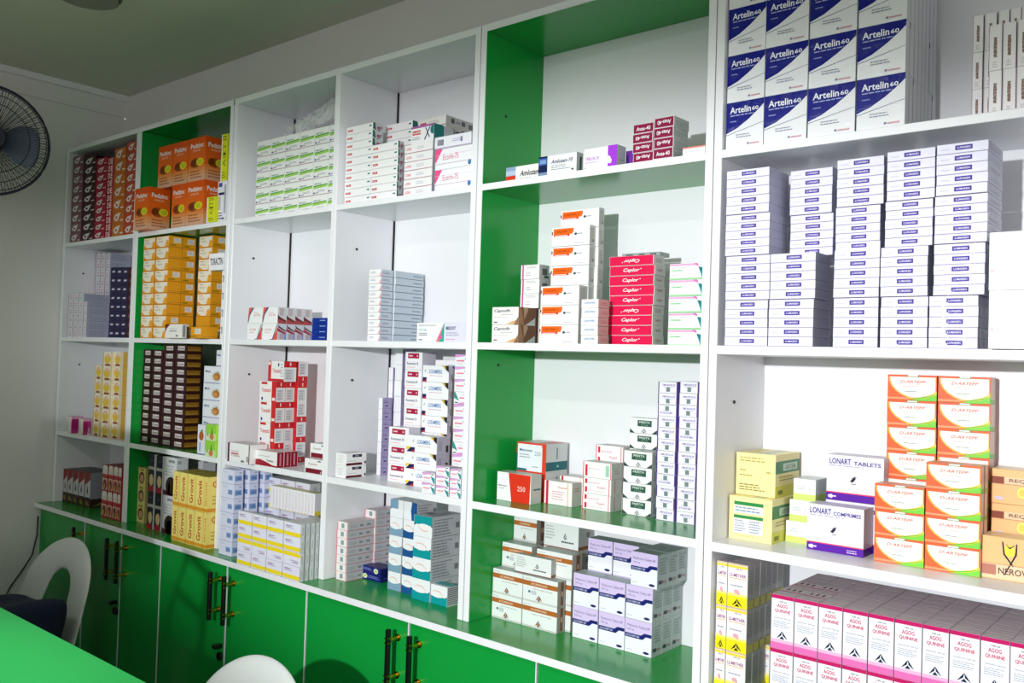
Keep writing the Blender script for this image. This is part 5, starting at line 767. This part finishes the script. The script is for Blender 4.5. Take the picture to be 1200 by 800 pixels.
for ci, colm in enumerate(LU):
    for lv, (xl, xr, yt, d, xs) in enumerate(colm):
        yb = (404, 352, 300, 252)[lv]
        d += 0.004
        X0 = onY(xl, yb, d).x; X1 = onY(xr, yb, d).x
        z0, z1 = LUT[lv], LUT[lv+1]
        dep = 0.10 if not xs else max(0.06, min(0.14, onX(xs, yb-20, X1).y-d))
        block('lumaren', 'film-wrapped white carton, violet label', '%s bundle up, %s column' % (NTH[lv], NTH[ci]), X0, X1, d, z0+0.0003, (z1-z0-0.0008)/5, 5, dep, 'violet-label cartons in bundles', film=True, jit=0.8)
bw = S('bigwhite', 'large plain white carton', 'at right edge beside violet-label bundles', 2, 1159.6, 408, 1224, 274, 2, -0.02, dep=0.12, group='large plain white cartons')
y1 = S('yellowbox', 'large yellow carton with green tables', 'under the plain yellow carton', 3, 845.4, 628, 903.4, 577.4, 1, 0.06, dep=0.105, yr=635.6)
S('yellowbox2', 'large yellow carton with printed text', 'on top of the yellow pair', 3, 852.4, 575.6, 907.8, 525, 1, 0.086, dep=0.115, zb=y1['top'], zt=y1['top']+(y1['top']-1.128)*0.98)
S('limebase', 'small white carton with lime base', 'in stack beside yellow cartons', 3, 919.8, 629, 946, 557.4, 3, 0.115, dep=0.06, group='lime-based cartons', lean=0.006)
ln2 = S('lonart2', 'white and purple carton, French lettering', 'front one', 3, 944.2, 640, 1011, 587, 1, 0.078, dep=0.046, yr=650.5)
block('lonart', 'white and purple carton reading tablets', 'upper rear, above the French one', onY(967.6, 560, 0.127).x, onY(1035, 570, 0.127).x, 0.127, ln2['top']+0.004, ln2['h'], 1, 0.05, 'white and purple carton group')
block('lonart', 'white and purple carton, lower rear', 'behind the French-lettered one', onY(967.6, 560, 0.127).x, onY(1035, 570, 0.127).x, 0.127, 1.128, ln2['h']+0.0036, 1, 0.05, 'white and purple carton group')
da = S('dart', 'orange and white carton with green curve', 'in front left pile', 3, 1022.6, 654.6, 1081.4, 563.4, 3, 0.07, dep=0.04, group='orange curve cartons', yr=661)
h_ = da['h']
d2 = S('dart', 'orange and white carton with green curve', 'in front right pile', 3, 1082.4, 660.6, 1147.6, 535, 4, 0.07, dep=0.022, deep=2, yr=669, zt=1.128+4*h_, group='orange curve cartons')
for i, (xl, xr) in enumerate([(1038.4, 1096.8), (1098.2, 1160.4)]):
    S('dart', 'orange and white carton with green curve', 'in rear %s pile' % ('left' if i == 0 else 'right'), 3, xl, 545, xr, 437, 7, 0.155, dep=0.04, zt=max(1.128+7*h_*0.97, onY(1044.7, 437.5, 0.135).z), group='orange curve cartons')
bg_ = S('beige2', 'tan carton with pen-drawn heart', 'front, at right edge', 3, 1150, 664, 1216, 621.6, 1, 0.08, dep=0.05)
S(['plain', 'beige', 'beige'], 'tan carton with brown stripe', 'behind heart carton', 3, 1159.4, 650, 1220, 545, 3, 0.135, dep=0.06, group='tan cartons with brown stripe')
# lowest right: syrups
ysz = 1.092; ysh = (ysz-0.852)/3
ysd = onZ(831.5, 653.6, ysz).y
yX = [onZ(831.5, 653.6, ysz).x, onY(852, 658, ysd).x, onY(876, 663, ysd).x]
for i in range(2):
    block('yelsyrup', 'tall white syrup carton, yellow base', 'in %s column' % ('left' if i == 0 else 'right'), yX[i], yX[i+1], ysd, 0.8525, ysh, 3, 0.026, 'yellow-based syrup cartons', deep=6 if i == 1 else 1)
block('yelsyrup', 'white syrup carton, yellow base', 'alone deep behind the pink syrups', onY(889, 770, 0.1).x, onY(900.5, 772, 0.1).x, 0.1, 0.8525, ysh, 1, 0.026, 'yellow-based syrup cartons')
agz = 1.070; agd = onZ(903, 692.6, agz).y
agh = 0.0905
tray = block('plain', 'low plain carton', 'supporting the pink syrup cartons', -0.64, 0.05, agd+0.004, 0.852, agz-2*agh-0.852-0.0005, 1, 0.2, 'low plain cartons')
apx = [(903, 692.6), (930.4, 697), (958.4, 702), (987, 707), (1016.6, 711.6), (1047.6, 717.4), (1080, 723.6), (1111.6, 729), (1148, 736.5), (1183, 743), (1219, 750)]
aX = [onY(x, y, agd).x for x, y in apx]
for i in range(10):
    dpn = max(1, 7)
    for q in range(7):
        for lv in range(2):
            if lv == 0 and q > 0 and i > 0: continue
            kd = 'agogo' if (i < 2 and q in (1, 3)) else 'agog'
            lab = 'pink-topped syrup carton, %s row' % ('lower' if lv == 0 else 'upper')
            if q: lab += ', '+DEEP[q]
            lab += ', %s column' % NTH[i]
            put(get_mesh(kd, 0.0372 if False else round(aX[i+1]-aX[i]-0.0008, 3), agh-0.0004, 0.0292, True), lab, (aX[i]+aX[i+1])/2, agd+q*0.0298, agz-(2-lv)*agh+0.0002, 'pink syrup cartons')

# ================= things in front: counter, chairs, fan, cord, jacket, plastic
ct = thing('service_counter', 'bright green service counter in the lower left foreground', 'counter', (-2.0, -0.95, 0))
box('counter_top', (-1.575, -0.34, 0.765), (1.35, 0.352, 0.79), M_TOPG, ct, 0.002)
box('front_panel', (-1.57, -0.325, 0.0), (1.33, -0.305, 0.7645), M_GREEN, ct)
box('side_panel', (1.31, -0.304, 0.0), (1.33, 0.33, 0.7645), M_GREEN, ct)
box('side_panel', (-1.57, -0.304, 0.0), (-1.55, 0.33, 0.7645), M_GREEN, ct)

def monobloc(name, label, loc, rot):
    """white plastic garden chair with an arched, open back; seat faces -Y"""
    root = thing(name, label, 'chair', loc, 'white plastic chairs'); root.rotation_euler = (0, 0, rot)
    # arched back: a ribbon swept over an arch that leans back
    bm = bmesh.new()
    def P(u, z, t):      # u across, z up; the back leans and curls round the sitter
        lean = 0.17+0.30*(z-0.43)
        return Vector((u, lean-0.35*u*u*1.2+t, z))
    def outer(a):        # arch outline
        return (0.20*math.cos(a)*(1.0 if math.sin(a) > 0 else 1), 0.63+0.185*math.sin(a))
    N = 28; prof = []
    ins = [(-0.235, 0.40), (-0.225, 0.50), (-0.21, 0.60)]
    left = [(-0.235, 0.40, -0.115, 0.40), (-0.225, 0.5, -0.10, 0.5), (-0.212, 0.6, -0.083, 0.6)]
    arch = []
    for k in range(13):
        a = math.pi-math.pi*k/12
        arch.append((0.205*math.cos(a), 0.64+0.17*math.sin(a), 0.074*math.cos(a), 0.635+0.075*math.sin(a)))
    right = [(-o, z, -i, zi) for o, z, i, zi in left[::-1]]
    path = left+arch+right
    rows = []
    for o, z, i, zi in path:
        r = []
        for t in (0.0, 0.008):
            for f in (0, 0.12, 0.5, 0.88, 1):
                u = o+(i-o)*f; zz = z+(zi-z)*f
                bulge = -0.006*math.sin(math.pi*f) if t == 0 else 0
                r.append(bm.verts.new(P(u, zz, t+bulge+(0.006 if f in (0, 1) else 0))))
        rows.append(r)
    for a, b in zip(rows, rows[1:]):
        for f in range(4):
            bm.faces.new((a[f], a[f+1], b[f+1], b[f])); bm.faces.new((a[5+f], b[5+f], b[5+f+1], a[5+f+1]))
        bm.faces.new((a[0], b[0], b[5], a[5])); bm.faces.new((a[4], a[9], b[9], b[4]))
    for r in (rows[0], rows[-1]):
        bm.faces.new((r[0], r[1], r[2], r[3], r[4], r[9], r[8], r[7], r[6], r[5]))
    bmesh.ops.recalc_face_normals(bm, faces=bm.faces)
    o = new_obj('backrest', bm_mesh('backrest', bm, M_PLASTIC, True), root)
    md = o.modifiers.new('s', 'SUBSURF'); md.levels = 1; md.render_levels = 2
    # seat: dished slab
    bm = bmesh.new(); nx = 10
    g = [[bm.verts.new(((-0.5+i/nx)*(0.40+0.05*(1-j/nx)), -0.26+0.46*j/nx, 0.43-0.018*math.sin(math.pi*i/nx)*math.sin(math.pi*j/nx)-(0.02 if j == 0 else 0))) for i in range(nx+1)] for j in range(nx+1)]
    for j in range(nx):
        for i in range(nx): bm.faces.new((g[j][i], g[j][i+1], g[j+1][i+1], g[j+1][i]))
    o = new_obj('seat', bm_mesh('seat', bm, M_PLASTIC, True), root); md = o.modifiers.new('t', 'SOLIDIFY'); md.thickness = 0.012; md.offset = -1
    for sx in (-1, 1):
        for fy in (-0.25, 0.19):
            out = 0.03
            bm = bmesh.new()
            add_tube(bm, [(sx*(0.19), fy, 0.425), (sx*(0.215), fy+(-out if fy < 0 else out), 0.2), (sx*0.235, fy+(-2*out if fy < 0 else 2*out), 0.0)], [0.024, 0.021, 0.018], 8)
            bmesh.ops.recalc_face_normals(bm, faces=bm.faces)
            new_obj('leg', bm_mesh('leg', bm, M_PLASTIC, True), root)
    return root
monobloc('plastic_chair', 'white plastic chair with arched back in the left corner, navy jacket on it', (-3.03, -0.43, 0), 0.06)
monobloc('plastic_chair', 'white plastic chair whose rounded top shows at the bottom edge', (-1.59, -0.665, 0), 0.0)

# dark navy bundle on the corner chair's seat
bm = bmesh.new(); add_box(bm, (-0.235, -0.20, 0.0), (0.25, 0.195, 0.25))
bmesh.ops.subdivide_edges(bm, edges=bm.edges, cuts=5, use_grid_fill=True)
rnd = random.Random(5)
for v in bm.verts:
    if v.co.z > 0.01:
        v.co.x += 0.012*math.sin(23*v.co.z+11*v.co.y)+rnd.uniform(-0.003, 0.003); v.co.y += 0.010*math.sin(19*v.co.x+17*v.co.z)
        v.co.z -= 0.07*(0.25-v.co.x)/0.485*(v.co.z/0.25)
        v.co.z += 0.008*math.sin(21*v.co.x+3)+0.006*math.sin(16*v.co.y)
jk = new_obj('cloth_bundle', bm_mesh('cloth_bundle', bm, M_NAVY, True), None, None, 'dark navy cloth bundle on the seat of the corner chair', 'bundle', loc=(-2.995, -0.478, 0.438))
md = jk.modifiers.new('t', 'SUBSURF'); md.levels = 1; md.render_levels = 1

# unseen shade screen added on the counter to darken the lower left corner
mo = thing('shade_screen', 'black shade screen added out of view on the service counter', 'screen', (-2.04, -1.13, 0.79))
box('panel', (-0.26, -0.015, 0.33), (0.26, 0.015, 0.60), M_BLACK, mo, 0.004)
box('neck', (-0.03, -0.012, 0.012), (0.03, 0.012, 0.329), M_BLACK, mo, 0.002)
box('base', (-0.12, -0.08, 0.0), (0.12, 0.08, 0.0115), M_BLACK, mo, 0.002)

# wall fan
FC = onX(-13, 164, -3.29)
fan = thing('wall_fan', 'dark navy wall fan with round wire guard at the left edge', 'fan', FC)
fan.rotation_euler = (0, 0, math.radians(-10))
def ringpts(r, x, n=48): return [(x, r*math.cos(2*math.pi*k/n), r*math.sin(2*math.pi*k/n)) for k in range(n)]
FR = 0.186
tube('guard_rim', ringpts(FR, 0.0), 0.0048, M_FAN, fan, 8, True)
bm = bmesh.new()
for (r, x) in ((0.150, 0.030), (0.118, 0.040), (0.175, 0.012)): add_tube(bm, ringpts(r, x, 40), 0.0016, 5, True)
bmesh.ops.recalc_face_normals(bm, faces=bm.faces); new_obj('guard_ring', bm_mesh('guard_ring', bm, M_FAN, True), fan)
bm = bmesh.new()
for k in range(110):
    a = 2*math.pi*k/110; c, s = math.cos(a), math.sin(a)
    add_tube(bm, [(0.046, 0.045*c, 0.045*s), (0.040, 0.118*c, 0.118*s), (0.030, 0.15*c, 0.15*s), (0.012, 0.176*c, 0.176*s), (0.0, FR*c, FR*s)], 0.0010, 4)
for k in range(60):
    a = 2*math.pi*k/60; c, s = math.cos(a), math.sin(a)
    add_tube(bm, [(-0.05, 0.06*c, 0.06*s), (-0.04, 0.14*c, 0.14*s), (0.0, FR*c, FR*s)], 0.0010, 4)
wg = new_obj('guard_wire', bm_mesh('guard_wire', bm, M_FAN), fan); wg['kind'] = 'stuff'
bm = bmesh.new(); bmesh.ops.create_cone(bm, cap_ends=True, segments=32, radius1=0.047, radius2=0.040, depth=0.012); bmesh.ops.rotate(bm, verts=bm.verts, cent=(0, 0, 0), matrix=Matrix.Rotation(math.pi/2, 3, 'Y')); bmesh.ops.translate(bm, verts=bm.verts, vec=(0.047, 0, 0))
new_obj('hub_badge', bm_mesh('hub_badge', bm, M_FAN), fan)
for k in range(3):
    bm = bmesh.new(); rows = []
    for i in range(9):
        r = 0.03+0.128*i/8; wv = 0.55+0.25*math.sin(math.pi*i/8); row = []
        for t in (-1, -0.5, 0, 0.5, 1):
            a = 2*math.pi*k/3+t*wv*(0.9 if t < 0 else 0.8)
            row.append(bm.verts.new((-0.004-0.016*t, r*math.cos(a), r*math.sin(a))))
        rows.append(row)
    for A_, B_ in zip(rows, rows[1:]):
        for q in range(4): bm.faces.new((A_[q], A_[q+1], B_[q+1], B_[q]))
    o = new_obj('blade', bm_mesh('blade', bm, M_FANB, True), fan); md = o.modifiers.new('t', 'SOLIDIFY'); md.thickness = 0.002
bm = bmesh.new(); add_tube(bm, [(0.02, 0, 0), (-0.05, 0, 0), (-0.15, 0, 0), (-0.17, 0, 0)], [0.032, 0.055, 0.05, 0.03], 20); new_obj('motor', bm_mesh('motor', bm, M_FAN, True), fan)
tube('wall_arm', [(-0.13, 0, -0.02), (-0.16, 0.0, -0.13), (-0.285, 0.0, -0.15)], 0.016, M_FAN, fan, 10)

# assumed wire stand, out of view; shaped to throw the frame shadow on doors
ws = thing('assumed_wire_stand', 'small open metal frame stand assumed on the service counter, out of view', 'stand', (-1.76, -1.0, 0.79))
for nm, p in (('side_bar', [(-0.15, 0, 0.004), (-0.064, 0, 0.226), (-0.002, 0, 0.354)]), ('side_bar', [(0.030, 0, 0.004), (0.06, 0, 0.232), (0.075, 0, 0.324)]), ('top_bar', [(-0.002, 0, 0.354), (0.075, 0, 0.324)]), ('cross_bar', [(-0.050, 0, 0.275), (0.056, 0, 0.244)])):
    tube(nm, p, 0.0105, M_BLACK, ws, 8)

# thin cord on the left wall
tube('power_cord', [(-3.572, -0.050, 0.80), (-3.571, -0.051, 0.73), (-3.571, -0.066, 0.655), (-3.571, -0.10, 0.60), (-3.571, -0.14, 0.545), (-3.571, -0.164, 0.489), (-3.571, -0.17, 0.3), (-3.571, -0.17, 0.0)], 0.0028, M_BLACK, None, 6, label='thin dark cord running down the left wall', cat='cord')

# crumpled clear plastic over the green-striped cartons
mp = bpy.data.materials.new('clear_plastic'); mp.use_nodes = True
nt = mp.node_tree; pb_ = nt.nodes['Principled BSDF']; out = nt.nodes['Material Output']
pb_.inputs['Base Color'].default_value = (0.8, 0.84, 0.82, 1); pb_.inputs['Roughness'].default_value = 0.12
tr = nt.nodes.new('ShaderNodeBsdfTransparent'); mxs = nt.nodes.new('ShaderNodeMixShader'); mxs.inputs[0].default_value = 0.36
nt.links.new(tr.outputs[0], mxs.inputs[1]); nt.links.new(pb_.outputs[0], mxs.inputs[2]); nt.links.new(mxs.outputs[0], out.inputs['Surface'])
TZ = ref['top']; bm = bmesh.new(); rnd = random.Random(3); g = []
px0 = onY(332, 160, 0.06).x; px1 = onY(399, 145, 0.06).x
nx, ny = 22, 14
for j in range(ny+1):
    row = []
    for i in range(nx+1):
        u, v = i/nx, j/ny
        y = 0.05+0.13*v
        hgt = 0.012+0.115*math.sin(math.pi*min(1, v*1.1))*(0.25+0.75*u)+rnd.uniform(-0.012, 0.012)
        row.append(bm.verts.new((px0+(px1-px0)*u+rnd.uniform(-0.008, 0.008), y+rnd.uniform(-0.006, 0.006), min(2.205, TZ+max(0.001, hgt)))))
    g.append(row)
for j in range(ny):
    for i in range(nx): bm.faces.new((g[j][i], g[j][i+1], g[j+1][i+1], g[j+1][i]))
new_obj('plastic_wrap', bm_mesh('plastic_wrap', bm, mp), None, None, 'crumpled clear plastic wrap on top of green-striped cartons', 'plastic wrap')

for lab, k in SEEN.items():
    n = len(lab.split())
    if n > 16 or n < 4 or k > 1: print('LABEL', k, n, lab)
print('boxes', sum(SEEN.values()), 'objects', len(bpy.data.objects), 'tris', sum(len(p.vertices)-2 for m in bpy.data.meshes for p in m.polygons))
